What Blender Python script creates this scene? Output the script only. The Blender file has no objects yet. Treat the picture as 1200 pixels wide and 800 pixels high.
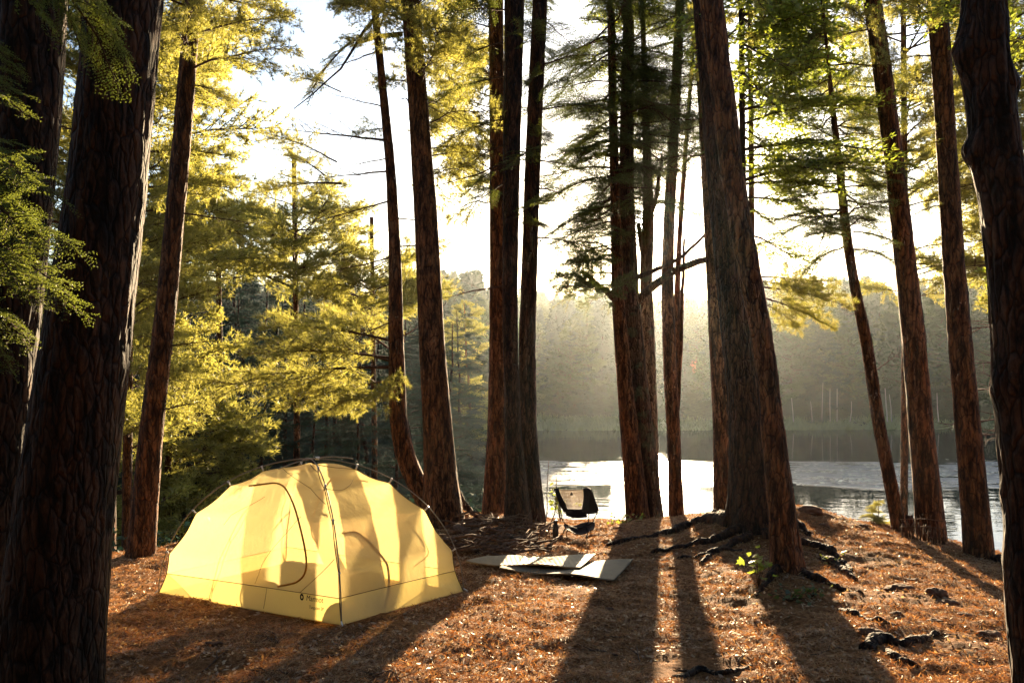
import bpy, math
import numpy as np

# ------------------------------------------------------------------ camera, sky, sun, exposure
scene = bpy.context.scene
COL = scene.collection
FPX = 933.0
PITCH = math.radians(0.74)
CAM = np.array([0.0, 0.0, 2.1])
cam = bpy.data.cameras.new("camera")
cam.sensor_width = 36.0
cam.lens = 36.0 * FPX / 1200.0
cam.clip_start = 0.05
cam.clip_end = 3000
camo = bpy.data.objects.new("camera", cam)
COL.objects.link(camo)
camo.location = CAM
camo.rotation_euler = (math.pi / 2 + PITCH, 0, 0)
scene.camera = camo

SUN_AZ = math.radians(10.3)      # to the right of +Y
SUN_EL = math.radians(8.6)
SUN_DIR = np.array([math.sin(SUN_AZ) * math.cos(SUN_EL), math.cos(SUN_AZ) * math.cos(SUN_EL), math.sin(SUN_EL)])
EXPOSURE = 2.68
SKY = 0.05
SUN = 5.0
HAZE = 0.00012

world = bpy.data.worlds.new("World")
scene.world = world
world.use_nodes = True
nt = world.node_tree
for n in list(nt.nodes):
    nt.nodes.remove(n)
wo = nt.nodes.new("ShaderNodeOutputWorld")
bg = nt.nodes.new("ShaderNodeBackground")
sky = nt.nodes.new("ShaderNodeTexSky")
sky.sky_type = 'NISHITA'
sky.sun_disc = False
sky.sun_elevation = SUN_EL
sky.sun_rotation = SUN_AZ
sky.air_density = 1.0
sky.dust_density = 0.8
sky.ozone_density = 1.0
tc = nt.nodes.new("ShaderNodeTexCoord")
dt = nt.nodes.new("ShaderNodeVectorMath"); dt.operation = 'DOT_PRODUCT'
dt.inputs[1].default_value = tuple(SUN_DIR)
nt.links.new(tc.outputs['Generated'], dt.inputs[0])
def mth(tree, op, a, b=None, clamp=False):
    n = tree.nodes.new("ShaderNodeMath"); n.operation = op; n.use_clamp = clamp
    for i, v in enumerate((a, b)):
        if v is None: continue
        if isinstance(v, (int, float)): n.inputs[i].default_value = v
        else: tree.links.new(v, n.inputs[i])
    return n.outputs[0]
d0 = mth(nt, 'MAXIMUM', dt.outputs['Value'], 0.0)
g1 = mth(nt, 'MULTIPLY', mth(nt, 'POWER', d0, 6000.0), 400.0)
g2 = mth(nt, 'MULTIPLY', mth(nt, 'POWER', d0, 700.0), 3.0)
g3 = mth(nt, 'MULTIPLY', mth(nt, 'POWER', d0, 60.0), 0.5)
gs = mth(nt, 'ADD', mth(nt, 'ADD', g1, g2), g3)
comb = nt.nodes.new("ShaderNodeVectorMath"); comb.operation = 'SCALE'
comb.inputs[0].default_value = (1.0, 0.84, 0.66)
nt.links.new(gs, comb.inputs['Scale'])
addv = nt.nodes.new("ShaderNodeVectorMath"); addv.operation = 'ADD'
nt.links.new(sky.outputs[0], addv.inputs[0])
nt.links.new(comb.outputs[0], addv.inputs[1])
tint = nt.nodes.new("ShaderNodeVectorMath"); tint.operation = 'MULTIPLY'
tint.inputs[1].default_value = (0.92, 1.0, 1.18)
nt.links.new(addv.outputs[0], tint.inputs[0])
nt.links.new(tint.outputs[0], bg.inputs['Color'])
bg.inputs['Strength'].default_value = SKY
nt.links.new(bg.outputs[0], wo.inputs['Surface'])

sl = bpy.data.lights.new("sun", 'SUN')
sl.energy = SUN
sl.angle = math.radians(0.53)
sl.color = (1.0, 0.76, 0.46)
so = bpy.data.objects.new("sun", sl)
COL.objects.link(so)
from mathutils import Vector
so.rotation_euler = Vector(tuple(-SUN_DIR)).to_track_quat('-Z', 'Y').to_euler()
so.location = (20, 80, 30)

scene.view_settings.view_transform = 'Standard'
scene.view_settings.look = 'None'
scene.view_settings.exposure = EXPOSURE
scene.view_settings.gamma = 1.0
scene.cycles.max_bounces = 8
scene.cycles.diffuse_bounces = 3
scene.cycles.transmission_bounces = 6
scene.cycles.transparent_max_bounces = 12
scene.cycles.volume_bounces = 0
scene.cycles.use_denoising = True
scene.cycles.sample_clamp_indirect = 4.0

# ------------------------------------------------------------------ maths helpers
RNG = np.random.default_rng(7)

def P(px, py, Y):
    """world point at depth Y seen at photo pixel (px, py)"""
    dx = (px - 600.0) / FPX
    du = (400.0 - py) / FPX
    dy = math.cos(PITCH) - du * math.sin(PITCH)
    dz = math.sin(PITCH) + du * math.cos(PITCH)
    s = Y / dy
    return np.array([dx * s, Y, CAM[2] + dz * s])

def _h(ix, iy, iz, seed):
    n = (ix * 374761393 + iy * 668265263 + iz * 2147483647 + seed * 974711) & 0x7fffffff
    n = ((n ^ (n >> 13)) * 1274126177) & 0x7fffffff
    n = ((n ^ (n >> 16)) * 668265263) & 0x7fffffff
    return ((n ^ (n >> 11)) & 0xffffff) / float(0xffffff)

def noise3(x, y, z, seed=0):
    x = np.asarray(x, float); y = np.asarray(y, float) + 0 * x; z = np.asarray(z, float) + 0 * x
    xi = np.floor(x).astype(np.int64); yi = np.floor(y).astype(np.int64); zi = np.floor(z).astype(np.int64)
    fx = x - xi; fy = y - yi; fz = z - zi
    fx = fx * fx * (3 - 2 * fx); fy = fy * fy * (3 - 2 * fy); fz = fz * fz * (3 - 2 * fz)
    r = 0
    for a in (0, 1):
        for b in (0, 1):
            for c in (0, 1):
                w = (fx if a else 1 - fx) * (fy if b else 1 - fy) * (fz if c else 1 - fz)
                r = r + w * _h(xi + a, yi + b, zi + c, seed)
    return r

def fbm(x, y, z=0.0, seed=0, octv=3):
    r = 0; a = 1.0; t = 0
    for i in range(octv):
        r = r + a * noise3(x * 2 ** i, y * 2 ** i, z * 2 ** i if np.ndim(z) else z, seed + i * 17)
        t += a; a *= 0.5
    return r / t

# ------------------------------------------------------------------ mesh accumulation
class Acc:
    def __init__(self):
        self.V = []; self.F = []; self.M = []; self.n = 0
    def add(self, V, F, m=0):
        V = np.asarray(V, float).reshape(-1, 3); F = np.asarray(F, np.int64).reshape(-1, 3)
        self.V.append(V); self.F.append(F + self.n)
        self.M.append(np.full(len(F), m) if np.isscalar(m) else np.asarray(m))
        self.n += len(V)
    def arrays(self):
        return np.concatenate(self.V), np.concatenate(self.F), np.concatenate(self.M)
    def build(self, name, mats, parent=None, origin=(0, 0, 0), smooth=True):
        V, F, M = self.arrays()
        return make_obj(name, V, F, M, mats, parent, origin, smooth)

def make_mesh(name, V, F, M, mats, smooth=True):
    me = bpy.data.meshes.new(name)
    nv, nf = len(V), len(F)
    me.vertices.add(nv); me.vertices.foreach_set("co", V.astype(np.float32).ravel())
    me.loops.add(nf * 3); me.loops.foreach_set("vertex_index", F.astype(np.int32).ravel())
    me.polygons.add(nf)
    me.polygons.foreach_set("loop_start", np.arange(0, nf * 3, 3, dtype=np.int32))
    me.polygons.foreach_set("loop_total", np.full(nf, 3, dtype=np.int32))
    me.polygons.foreach_set("material_index", np.asarray(M).astype(np.int32))
    sm = np.full(nf, bool(smooth)) if np.ndim(smooth) == 0 else np.isin(M, smooth)
    me.polygons.foreach_set("use_smooth", sm)
    me.update(calc_edges=True)
    for m in mats: me.materials.append(m)
    return me

def soft_attr(me, N):
    a = me.attributes.new("soft", 'FLOAT_VECTOR', 'POINT'); a.data.foreach_set("vector", N.astype(np.float32).ravel())

def soft_n(V):
    ax = np.stack([V[:, 0], V[:, 1], 0.9 + 0 * V[:, 0]], 1)
    ax = ax + 0.9 * np.stack([noise3(V[:, 0] * 1.3, V[:, 1] * 1.3, V[:, 2] * 1.3, k) - .5 for k in (71, 72, 73)], 1)
    return ax / np.linalg.norm(ax, axis=1)[:, None]

def make_obj(name, V, F, M, mats, parent=None, origin=(0, 0, 0), smooth=True):
    """V is in world coordinates; origin is where the object stands"""
    origin = np.asarray(origin, float)
    me = make_mesh(name, V - origin, F, M, mats, smooth)
    o = bpy.data.objects.new(name, me)
    COL.objects.link(o)
    if parent is not None:
        o.parent = parent
        o.location = Vector(tuple(origin)) - parent.location
    else:
        o.location = tuple(origin)
    return o

def tag(o, label=None, cat=None, group=None, kind=None):
    if label: o['label'] = label
    if cat: o['category'] = cat
    if group: o['group'] = group
    if kind: o['kind'] = kind
    return o

def thing(name, loc, label, cat, group=None):
    o = bpy.data.objects.new(name, None)
    o.empty_display_size = 0.2
    COL.objects.link(o); o.location = tuple(float(v) for v in loc)
    return tag(o, label, cat, group)

def unit(v):
    v = np.asarray(v, float); return v / (np.linalg.norm(v) + 1e-12)

def tube(acc, pts, rad, sides=6, m=0, cap=True):
    pts = np.asarray(pts, float); n = len(pts)
    rad = np.full(n, rad) if np.isscalar(rad) else np.asarray(rad, float)
    T = np.gradient(pts, axis=0); T /= (np.linalg.norm(T, axis=1)[:, None] + 1e-12)
    up = np.array([0, 0, 1.0]) if abs(T[0][2]) < 0.9 else np.array([1.0, 0, 0])
    N = unit(np.cross(up, T[0])); Ns = [N]
    for i in range(1, n):
        N = N - T[i] * np.dot(N, T[i]); N = unit(N); Ns.append(N)
    Ns = np.array(Ns); B = np.cross(T, Ns)
    a = np.linspace(0, 2 * math.pi, sides, endpoint=False)
    V = pts[:, None, :] + rad[:, None, None] * (np.cos(a)[None, :, None] * Ns[:, None, :] + np.sin(a)[None, :, None] * B[:, None, :])
    V = V.reshape(-1, 3)
    i = np.arange(n - 1)[:, None] * sides; j = np.arange(sides)[None, :]; j2 = (j + 1) % sides
    A = (i + j).ravel(); Bq = (i + j2).ravel(); C = (i + sides + j2).ravel(); D = (i + sides + j).ravel()
    F = np.concatenate([np.stack([A, Bq, C], 1), np.stack([A, C, D], 1)])
    if cap:
        nv = len(V); V = np.concatenate([V, pts[:1], pts[-1:]])
        jj = np.arange(sides); j3 = (jj + 1) % sides; e = (n - 1) * sides
        F = np.concatenate([F, np.stack([np.full(sides, nv), j3, jj], 1), np.stack([np.full(sides, nv + 1), e + jj, e + j3], 1)])
    acc.add(V, F, m)

def spline(ctrl, n):
    """Catmull-Rom through the control points"""
    c = np.asarray(ctrl, float)
    if len(c) < 3:
        t = np.linspace(0, 1, n)[:, None]; return c[0] * (1 - t) + c[-1] * t
    p = np.vstack([2 * c[0] - c[1], c, 2 * c[-1] - c[-2]])
    u = np.linspace(0, len(c) - 1 - 1e-9, n); k = np.floor(u).astype(int); t = (u - k)[:, None]
    p0, p1, p2, p3 = p[k], p[k + 1], p[k + 2], p[k + 3]
    return 0.5 * ((2 * p1) + (-p0 + p2) * t + (2 * p0 - 5 * p1 + 4 * p2 - p3) * t ** 2 + (-p0 + 3 * p1 - 3 * p2 + p3) * t ** 3)

def box(acc, c, half, R=None, m=0):
    s = np.array([[x, y, z] for x in (-1, 1) for y in (-1, 1) for z in (-1, 1)], float) * half
    if R is not None: s = s @ np.asarray(R).T
    f = [(0, 1, 3), (0, 3, 2), (4, 6, 7), (4, 7, 5), (0, 4, 5), (0, 5, 1), (2, 3, 7), (2, 7, 6), (0, 2, 6), (0, 6, 4), (1, 5, 7), (1, 7, 3)]
    acc.add(s + np.asarray(c), f, m)

def grid_faces(nu, nv, wrap=False):
    i = np.arange(nu - 1)[:, None] * nv; j = np.arange(nv if wrap else nv - 1)[None, :]; j2 = (j + 1) % nv
    A = (i + j).ravel(); B = (i + j2).ravel(); C = (i + nv + j2).ravel(); D = (i + nv + j).ravel()
    return np.concatenate([np.stack([A, B, C], 1), np.stack([A, C, D], 1)])

def rough(acc, k, f=22.0):
    v = acc.V[-1]; v += k * np.stack([noise3(v[:, 0] * f, v[:, 1] * f, v[:, 2] * f, q) - .5 for q in (81, 82, 83)], 1)

def frame(d, up=(0, 0, 1)):
    x = unit(d); y = np.cross(np.asarray(up, float), x)
    if np.linalg.norm(y) < 1e-4: y = np.array([0, 1.0, 0])
    y = unit(y); z = np.cross(x, y)
    return np.stack([x, y, z], 1)

# ------------------------------------------------------------------ materials
def newmat(name):
    m = bpy.data.materials.new(name); m.use_nodes = True
    t = m.node_tree
    for n in list(t.nodes): t.nodes.remove(n)
    out = t.nodes.new("ShaderNodeOutputMaterial")
    return m, t, out

def ramp(t, fac, stops):
    r = t.nodes.new("ShaderNodeValToRGB")
    el = r.color_ramp.elements
    while len(el) > 1: el.remove(el[-1])
    el[0].position = stops[0][0]; el[0].color = (*stops[0][1], 1)
    for p, c in stops[1:]:
        e = el.new(p); e.color = (*c, 1)
    t.links.new(fac, r.inputs[0]); return r.outputs[0]

def nz(t, scale, detail=3.0, rough=0.55, stretch=None, coord='Object', dist=0.0):
    tcn = t.nodes.new("ShaderNodeTexCoord")
    v = tcn.outputs[coord]
    if stretch:
        mp = t.nodes.new("ShaderNodeMapping"); mp.inputs['Scale'].default_value = stretch
        t.links.new(v, mp.inputs[0]); v = mp.outputs[0]
    n = t.nodes.new("ShaderNodeTexNoise"); n.inputs['Scale'].default_value = scale
    n.inputs['Detail'].default_value = detail; n.inputs['Roughness'].default_value = rough
    n.inputs['Distortion'].default_value = dist
    t.links.new(v, n.inputs['Vector']); return n.outputs[0]

def mixc(t, fac, a, b, mode='MIX'):
    n = t.nodes.new("ShaderNodeMix"); n.data_type = 'RGBA'; n.blend_type = mode
    for s, v in ((n.inputs[0], fac), (n.inputs[6], a), (n.inputs[7], b)):
        if isinstance(v, (int, float)): s.default_value = v
        elif isinstance(v, tuple): s.default_value = (*v, 1)
        else: t.links.new(v, s)
    return n.outputs[2]

def bump(t, h, strength=0.5, dist=0.01):
    b = t.nodes.new("ShaderNodeBump"); b.inputs['Strength'].default_value = strength
    b.inputs['Distance'].default_value = dist; t.links.new(h, b.inputs['Height']); return b.outputs[0]

def mat_simple(name, col, rough=0.6, metal=0.0, var=0.15, scale=20, bmp=0.0, sheen=0.0):
    m, t, out = newmat(name)
    p = t.nodes.new("ShaderNodeBsdfPrincipled")
    n = nz(t, scale)
    c = ramp(t, n, [(0.3, tuple(v * (1 - var) for v in col)), (0.7, tuple(min(1, v * (1 + var)) for v in col))])
    t.links.new(c, p.inputs['Base Color'])
    p.inputs['Roughness'].default_value = rough; p.inputs['Metallic'].default_value = metal
    if rough >= .6: p.inputs['Specular IOR Level'].default_value = 0.12
    if sheen: p.inputs['Sheen Weight'].default_value = sheen
    if bmp: t.links.new(bump(t, n, bmp, 0.005), p.inputs['Normal'])
    t.links.new(p.outputs[0], out.inputs['Surface'])
    return m

def mat_bark(name, dark, light, scale=1.0, moss=0.0):
    m, t, out = newmat(name)
    p = t.nodes.new("ShaderNodeBsdfPrincipled")
    n1 = nz(t, 18 * scale, 5, 0.65, (1, 1, 0.22), dist=0.6)
    n2 = nz(t, 60 * scale, 4, 0.6, (1, 1, 0.4))
    n3 = nz(t, 1.6, 2, 0.5)
    tcv = t.nodes.new("ShaderNodeTexCoord"); mpv = t.nodes.new("ShaderNodeMapping"); mpv.inputs['Scale'].default_value = (1, 1, .24)
    t.links.new(tcv.outputs['Object'], mpv.inputs[0])
    wv = t.nodes.new("ShaderNodeMix"); wv.data_type = 'VECTOR'; wv.inputs[0].default_value = .035
    nn = t.nodes.new("ShaderNodeTexNoise"); nn.inputs['Scale'].default_value = 9; t.links.new(tcv.outputs['Object'], nn.inputs['Vector'])
    t.links.new(mpv.outputs[0], wv.inputs[4]); t.links.new(nn.outputs['Color'], wv.inputs[5])
    vo = t.nodes.new("ShaderNodeTexVoronoi"); vo.feature = 'DISTANCE_TO_EDGE'; vo.inputs['Scale'].default_value = 24 * scale
    t.links.new(wv.outputs[1], vo.inputs['Vector'])
    vd = mth(t, 'MULTIPLY', vo.outputs['Distance'], 5.0, True)
    c = ramp(t, n1, [(0.42, dark), (0.5, tuple(0.45 * (a + b) for a, b in zip(dark, light))), (0.60, light)])
    c = mixc(t, 0.6, c, ramp(t, n2, [(0.3, (0.45, 0.45, 0.45)), (0.7, (1.25, 1.2, 1.15))]), 'MULTIPLY')
    c = mixc(t, 0.35, c, ramp(t, n3, [(0.35, (0.6, 0.6, 0.62)), (0.65, (1.3, 1.2, 1.1))]), 'MULTIPLY')
    c = mixc(t, 1.0, c, ramp(t, vd, [(0.0, (0.25, 0.22, 0.2)), (0.45, (1, 1, 1))]), 'MULTIPLY')
    if moss:
        n4 = nz(t, 4.0, 5, 0.7)
        f = ramp(t, n4, [(0.52, (0, 0, 0)), (0.62, (moss, moss, moss))])
        c = mixc(t, f, c, (0.10, 0.13, 0.07))
    t.links.new(c, p.inputs['Base Color'])
    p.inputs['Roughness'].default_value = 0.85
    p.inputs['Specular IOR Level'].default_value = 0.25
    h = mth(t, 'ADD', mth(t, 'ADD', mth(t, 'MULTIPLY', n1, .6), mth(t, 'MULTIPLY', n2, 0.35)), mth(t, 'MULTIPLY', vd, .5))
    t.links.new(bump(t, h, 1.0, 0.035), p.inputs['Normal'])
    t.links.new(p.outputs[0], out.inputs['Surface'])
    return m

def mat_leaf(name, c0, c1, tr0, tr1, tf=0.5, gloss=0.06, scale=1.2):
    m, t, out = newmat(name)
    geo = t.nodes.new("ShaderNodeNewGeometry")
    n = nz(t, scale, 3, 0.6)
    f = mth(t, 'ADD', mth(t, 'MULTIPLY', geo.outputs['Random Per Island'], 0.55 if scale > 1 else .15), mth(t, 'MULTIPLY', mth(t, 'SUBTRACT', n, 0.25), 0.9), True)
    if scale < 1:
        oi = t.nodes.new("ShaderNodeObjectInfo"); f = mth(t, 'ADD', f, mth(t, 'MULTIPLY', mth(t, 'SUBTRACT', oi.outputs['Random'], .5), .9), True)
    d = t.nodes.new("ShaderNodeBsdfDiffuse"); t.links.new(mixc(t, f, c0, c1), d.inputs[0])
    tr = t.nodes.new("ShaderNodeBsdfTranslucent"); t.links.new(mixc(t, f, tr0, tr1), tr.inputs[0])
    mx = t.nodes.new("ShaderNodeMixShader"); mx.inputs[0].default_value = tf
    if scale < 1:
        at = t.nodes.new("ShaderNodeAttribute"); at.attribute_name = "soft"
        vt = t.nodes.new("ShaderNodeVectorTransform"); vt.vector_type = 'NORMAL'; vt.convert_from = 'OBJECT'; vt.convert_to = 'WORLD'
        t.links.new(at.outputs['Vector'], vt.inputs[0])
        mv = t.nodes.new("ShaderNodeMix"); mv.data_type = 'VECTOR'; mv.inputs[0].default_value = .72
        t.links.new(geo.outputs['Normal'], mv.inputs[4]); t.links.new(vt.outputs[0], mv.inputs[5])
        t.links.new(mv.outputs[1], d.inputs['Normal'])
    t.links.new(d.outputs[0], mx.inputs[1]); t.links.new(tr.outputs[0], mx.inputs[2])
    g = t.nodes.new("ShaderNodeBsdfGlossy"); g.inputs['Roughness'].default_value = 0.42
    g.inputs[0].default_value = (0.9, 0.9, 0.85, 1)
    m2 = t.nodes.new("ShaderNodeMixShader"); m2.inputs[0].default_value = gloss
    t.links.new(mx.outputs[0], m2.inputs[1]); t.links.new(g.outputs[0], m2.inputs[2])
    t.links.new(m2.outputs[0], out.inputs['Surface'])
    return m

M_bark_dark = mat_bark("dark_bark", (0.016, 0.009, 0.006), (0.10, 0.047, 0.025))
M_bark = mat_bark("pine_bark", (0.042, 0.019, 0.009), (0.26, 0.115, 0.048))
M_bark_pale = mat_bark("pale_bark", (0.09, 0.055, 0.032), (0.30, 0.20, 0.12), 1.0, 0.7)
M_bark_moss = mat_bark("mossy_bark", (0.035, 0.022, 0.014), (0.15, 0.085, 0.05), 1.0, 0.5)
M_twig = mat_simple("twig_bark", (0.075, 0.045, 0.03), 0.85, 0, 0.4, 30)
M_pine = mat_leaf("pine_needles", (0.06, 0.09, 0.018), (0.16, 0.17, 0.035), (0.32, 0.33, 0.05), (0.70, 0.62, 0.14), 0.56)
M_hem = mat_leaf("hemlock_needles", (0.028, 0.055, 0.018), (0.075, 0.11, 0.028), (0.07, 0.11, 0.018), (0.24, 0.26, 0.04), 0.45, 0.05)
M_hemshade = mat_leaf("shaded_hemlock_needles", (0.010, 0.034, 0.027), (0.026, 0.066, 0.046), (0.008, 0.024, 0.016), (0.018, 0.045, 0.027), 0.25, 0.04)  # blue-green species tone plus the wood's shade, both put into the needle colour
M_maple = mat_leaf("maple_leaves", (0.06, 0.11, 0.02), (0.13, 0.18, 0.03), (0.24, 0.34, 0.03), (0.50, 0.52, 0.06), 0.6, 0.05)
M_far_light = mat_leaf("far_broadleaf_foliage", (0.05, 0.085, 0.035), (0.10, 0.14, 0.05), (0.05, 0.07, 0.02), (0.12, 0.14, 0.04), 0.2, 0.02, 0.35)
M_hem_lit = mat_leaf("sunlit_hemlock_needles", (0.04, 0.075, 0.018), (0.12, 0.16, 0.03), (0.12, 0.18, 0.02), (0.42, 0.45, 0.06), 0.5)  # paler hemlock copy: bright light on the sprays painted into the colour
M_far = mat_leaf("far_foliage", (0.028, 0.058, 0.034), (0.07, 0.105, 0.052), (0.02, 0.035, 0.014), (0.06, 0.075, 0.028), 0.15, 0.02, 0.35)

def mat_ground():
    m, t, out = newmat("forest_floor")
    p = t.nodes.new("ShaderNodeBsdfPrincipled")
    n1 = nz(t, 1.1, 4, 0.6); n2 = nz(t, 26, 5, 0.7, dist=0.5); n3 = nz(t, 140, 4, 0.7)
    c = ramp(t, n2, [(0.3, (0.06, 0.026, 0.011)), (0.5, (0.24, 0.115, 0.048)), (0.68, (0.42, 0.23, 0.11))])
    c = mixc(t, 0.7, c, ramp(t, n3, [(0.3, (0.4, 0.38, 0.36)), (0.7, (1.4, 1.3, 1.2))]), 'MULTIPLY')
    c = mixc(t, 0.45, c, ramp(t, n1, [(0.35, (0.6, 0.52, 0.48)), (0.65, (1.3, 1.2, 1.1))]), 'MULTIPLY')
    # mossy, leafy ground away from the worn camp site
    geo = t.nodes.new("ShaderNodeNewGeometry"); sp = t.nodes.new("ShaderNodeSeparateXYZ")
    t.links.new(geo.outputs['Position'], sp.inputs[0])
    f = mth(t, 'MULTIPLY', mth(t, 'SUBTRACT', mth(t, 'MULTIPLY', sp.outputs[2], -1.0), 1.0), 0.8, True)
    g = ramp(t, nz(t, 2.3, 5, 0.65), [(0.35, (0.025, 0.03, 0.014)), (0.65, (0.06, 0.085, 0.028))])
    c = mixc(t, f, c, g)
    t.links.new(c, p.inputs['Base Color']); p.inputs['Roughness'].default_value = 0.9
    p.inputs['Specular IOR Level'].default_value = 0.04
    h = mth(t, 'ADD', n2, mth(t, 'MULTIPLY', n3, 0.5))
    t.links.new(bump(t, h, 1.0, 0.03), p.inputs['Normal'])
    t.links.new(p.outputs[0], out.inputs['Surface'])
    return m
M_ground = mat_ground()

# ------------------------------------------------------------------ terrain
WATER = CAM[2] - 8.0
_edge_px = [(-400, 9.0), (130, 9.6), (200, 10.0), (300, 10.8), (400, 11.5), (540, 12.1), (620, 12.9), (750, 13.4), (850, 12.2), (930, 11.0),
            (1000, 10.5), (1060, 10.2), (1150, 9.3), (1200, 8.8), (1400, 8.2)]
_ex = np.array([(px - 600) / FPX * y for px, y in _edge_px]); _ey = np.array([y for _, y in _edge_px])
_ctrl = [P(*c) for c in [(400, 733, 6.1), (185, 697, 7.4), (543, 690, 7.2), (361, 700, 7.3), (675, 632, 10.1), (620, 613, 12.6), (750, 613, 13.2), (835, 600, 12.0),
                         (880, 632, 9.3), (925, 694, 7.1), (925, 592, 10.4), (1000, 610, 10.5), (1055, 620, 10.1), (1150, 645, 9.2),
                         (1195, 662, 8.5), (165, 648, 9.4), (60, 660, 9.4), (520, 604, 11.2), (600, 612, 10.8), (600, 800, 4.6), (200, 800, 4.85), (850, 800, 4.4), (1000, 800, 4.4),
                         (1180, 720, 6.1), (700, 700, 6.75), (800, 650, 8.7), (1050, 700, 6.6)]]
_ctrl += [np.array(c) for c in [(0, 0, 0.45), (-4, 0, 0.3), (4, 0, 0.5), (0, 3, 0.32), (3.6, 3, 0.36), (-3.6, 3, 0.15), (-7.5, 6, -.1), (8, 6, -0.1), (0, -6, 0.4), (-9, -6, 0.4), (9, -6, .4)]]
_ctrl = np.array(_ctrl)
def _rbf_fit():
    n = len(_ctrl); XY = _ctrl[:, :2]
    D = np.linalg.norm(XY[:, None] - XY[None], axis=2)
    A = np.zeros((n + 3, n + 3)); A[:n, :n] = -D + 0.12 * np.eye(n)
    A[:n, n] = 1; A[:n, n + 1:] = XY; A[n, :n] = 1; A[n + 1:, :n] = XY.T
    b = np.zeros(n + 3); b[:n] = _ctrl[:, 2]
    return np.linalg.solve(A, b)
_w = _rbf_fit()
MOUNDS = [(P(880, 628, 9.4), 0.75, 0.20), (P(925, 702, 7.0), 0.46, 0.17), (P(600, 612, 10.8), 0.7, 0.10), (P(520, 604, 11.2), 0.5, .08), (P(935, 596, 10.3), .5, .07)]

def ground_z(x, y, detail=True):
    x = np.atleast_1d(np.asarray(x, float)); y = np.atleast_1d(np.asarray(y, float))
    sh = x.shape; x = x.ravel(); y = y.ravel()
    ye = np.interp(x, _ex, _ey) + 0.25 * (noise3(x * 1.3, 0 * x, 0 * x, 5) - 0.5)
    xc = np.clip(x, -8, 8); yc = np.clip(np.minimum(y, ye), -6, 14)
    z = _w[-3] + _w[-2] * xc + _w[-1] * yc
    for i, c in enumerate(_ctrl):
        z = z - _w[i] * np.sqrt((xc - c[0]) ** 2 + (yc - c[1]) ** 2 + 0.04)
    for c, r, h in MOUNDS:
        z = z + h * np.exp(-((x - c[0]) ** 2 + (y - c[1]) ** 2) / (r * r))
    if detail:
        near = np.exp(-np.maximum(np.abs(x) - 12, 0) / 4) * np.exp(-np.maximum(y - 16, 0) / 4)
        z = z + near * (0.07 * (fbm(x * 1.4, y * 1.4, 0, 3, 2) - 0.5) + 0.065 * (fbm(x * 5, y * 5, 0, 11, 3) - 0.5)
                        + 0.022 * (noise3(x * 14, y * 14, 0 * x, 23) - 0.5))
    d = np.maximum(y - ye, 0)
    z = z - (np.sqrt(d * d + 0.36) - 0.6) * 0.60
    # left shore stays land, right falls to the lake
    shore = -0.055 * y - 1.5 + 2.5 * (noise3(y * 0.08, 0 * y, 0 * y, 31) - 0.5)
    land = np.clip((shore - x) / 5.0, 0, 1)
    land = land * land * (3 - 2 * land)
    floor = (WATER - 1.3) + land * (1.9 + 0.02 * np.maximum(-x, 0) + 0.8 * fbm(x * .1, y * .1, 0, 41, 2))
    z = np.maximum(z, floor)
    # far shore and the hill behind it
    fs = 82 + 5 * (noise3(x * 0.03, 0 * x, 0 * x, 51) - 0.5) + 3.0 * (fbm(x * 0.18, 0 * x, 0 * x, 52, 2) - 0.5) + 0.0006 * x * x
    fd = y - fs
    rise = np.where(fd > 0, 0.25 * np.minimum(fd, 3) + 0.045 * np.clip(fd - 3, 0, 60) + 0.10 * np.clip(fd - 55, 0, 130), fd * 0.2)
    hill = WATER + rise + np.clip(fd / 40, 0, 1) * 5 * (fbm(x * .015, y * .015, 0, 61, 3) - 0.5)
    z = np.where(fd > -8, np.maximum(z, np.maximum(hill, WATER - 1.4)), z)
    return z.reshape(sh)

def nonuni(lo, hi, step, far0, far1, growth=1.16):
    a = list(np.arange(lo, hi, step)); s = step
    b = []; v = lo
    while v > far0: s *= growth; v -= s; b.append(v)
    c = []; v = a[-1]; s = step
    while v < far1: s *= growth; s = min(s, 9); v += s; c.append(v)
    return np.array(b[::-1] + a + c)
gx = nonuni(-5.6, 6.4, 0.045, -420, 420); gy = nonuni(3.9, 13.6, 0.045, -60, 420, 1.1)
GX, GY = np.meshgrid(gx, gy, indexing='ij')
GZ = ground_z(GX, GY)
V = np.stack([GX.ravel(), GY.ravel(), GZ.ravel()], 1)
F = grid_faces(len(gx), len(gy))[:, ::-1]
o = make_obj("ground", V, F, np.zeros(len(F), int), [M_ground])
tag(o, kind='structure')

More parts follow.
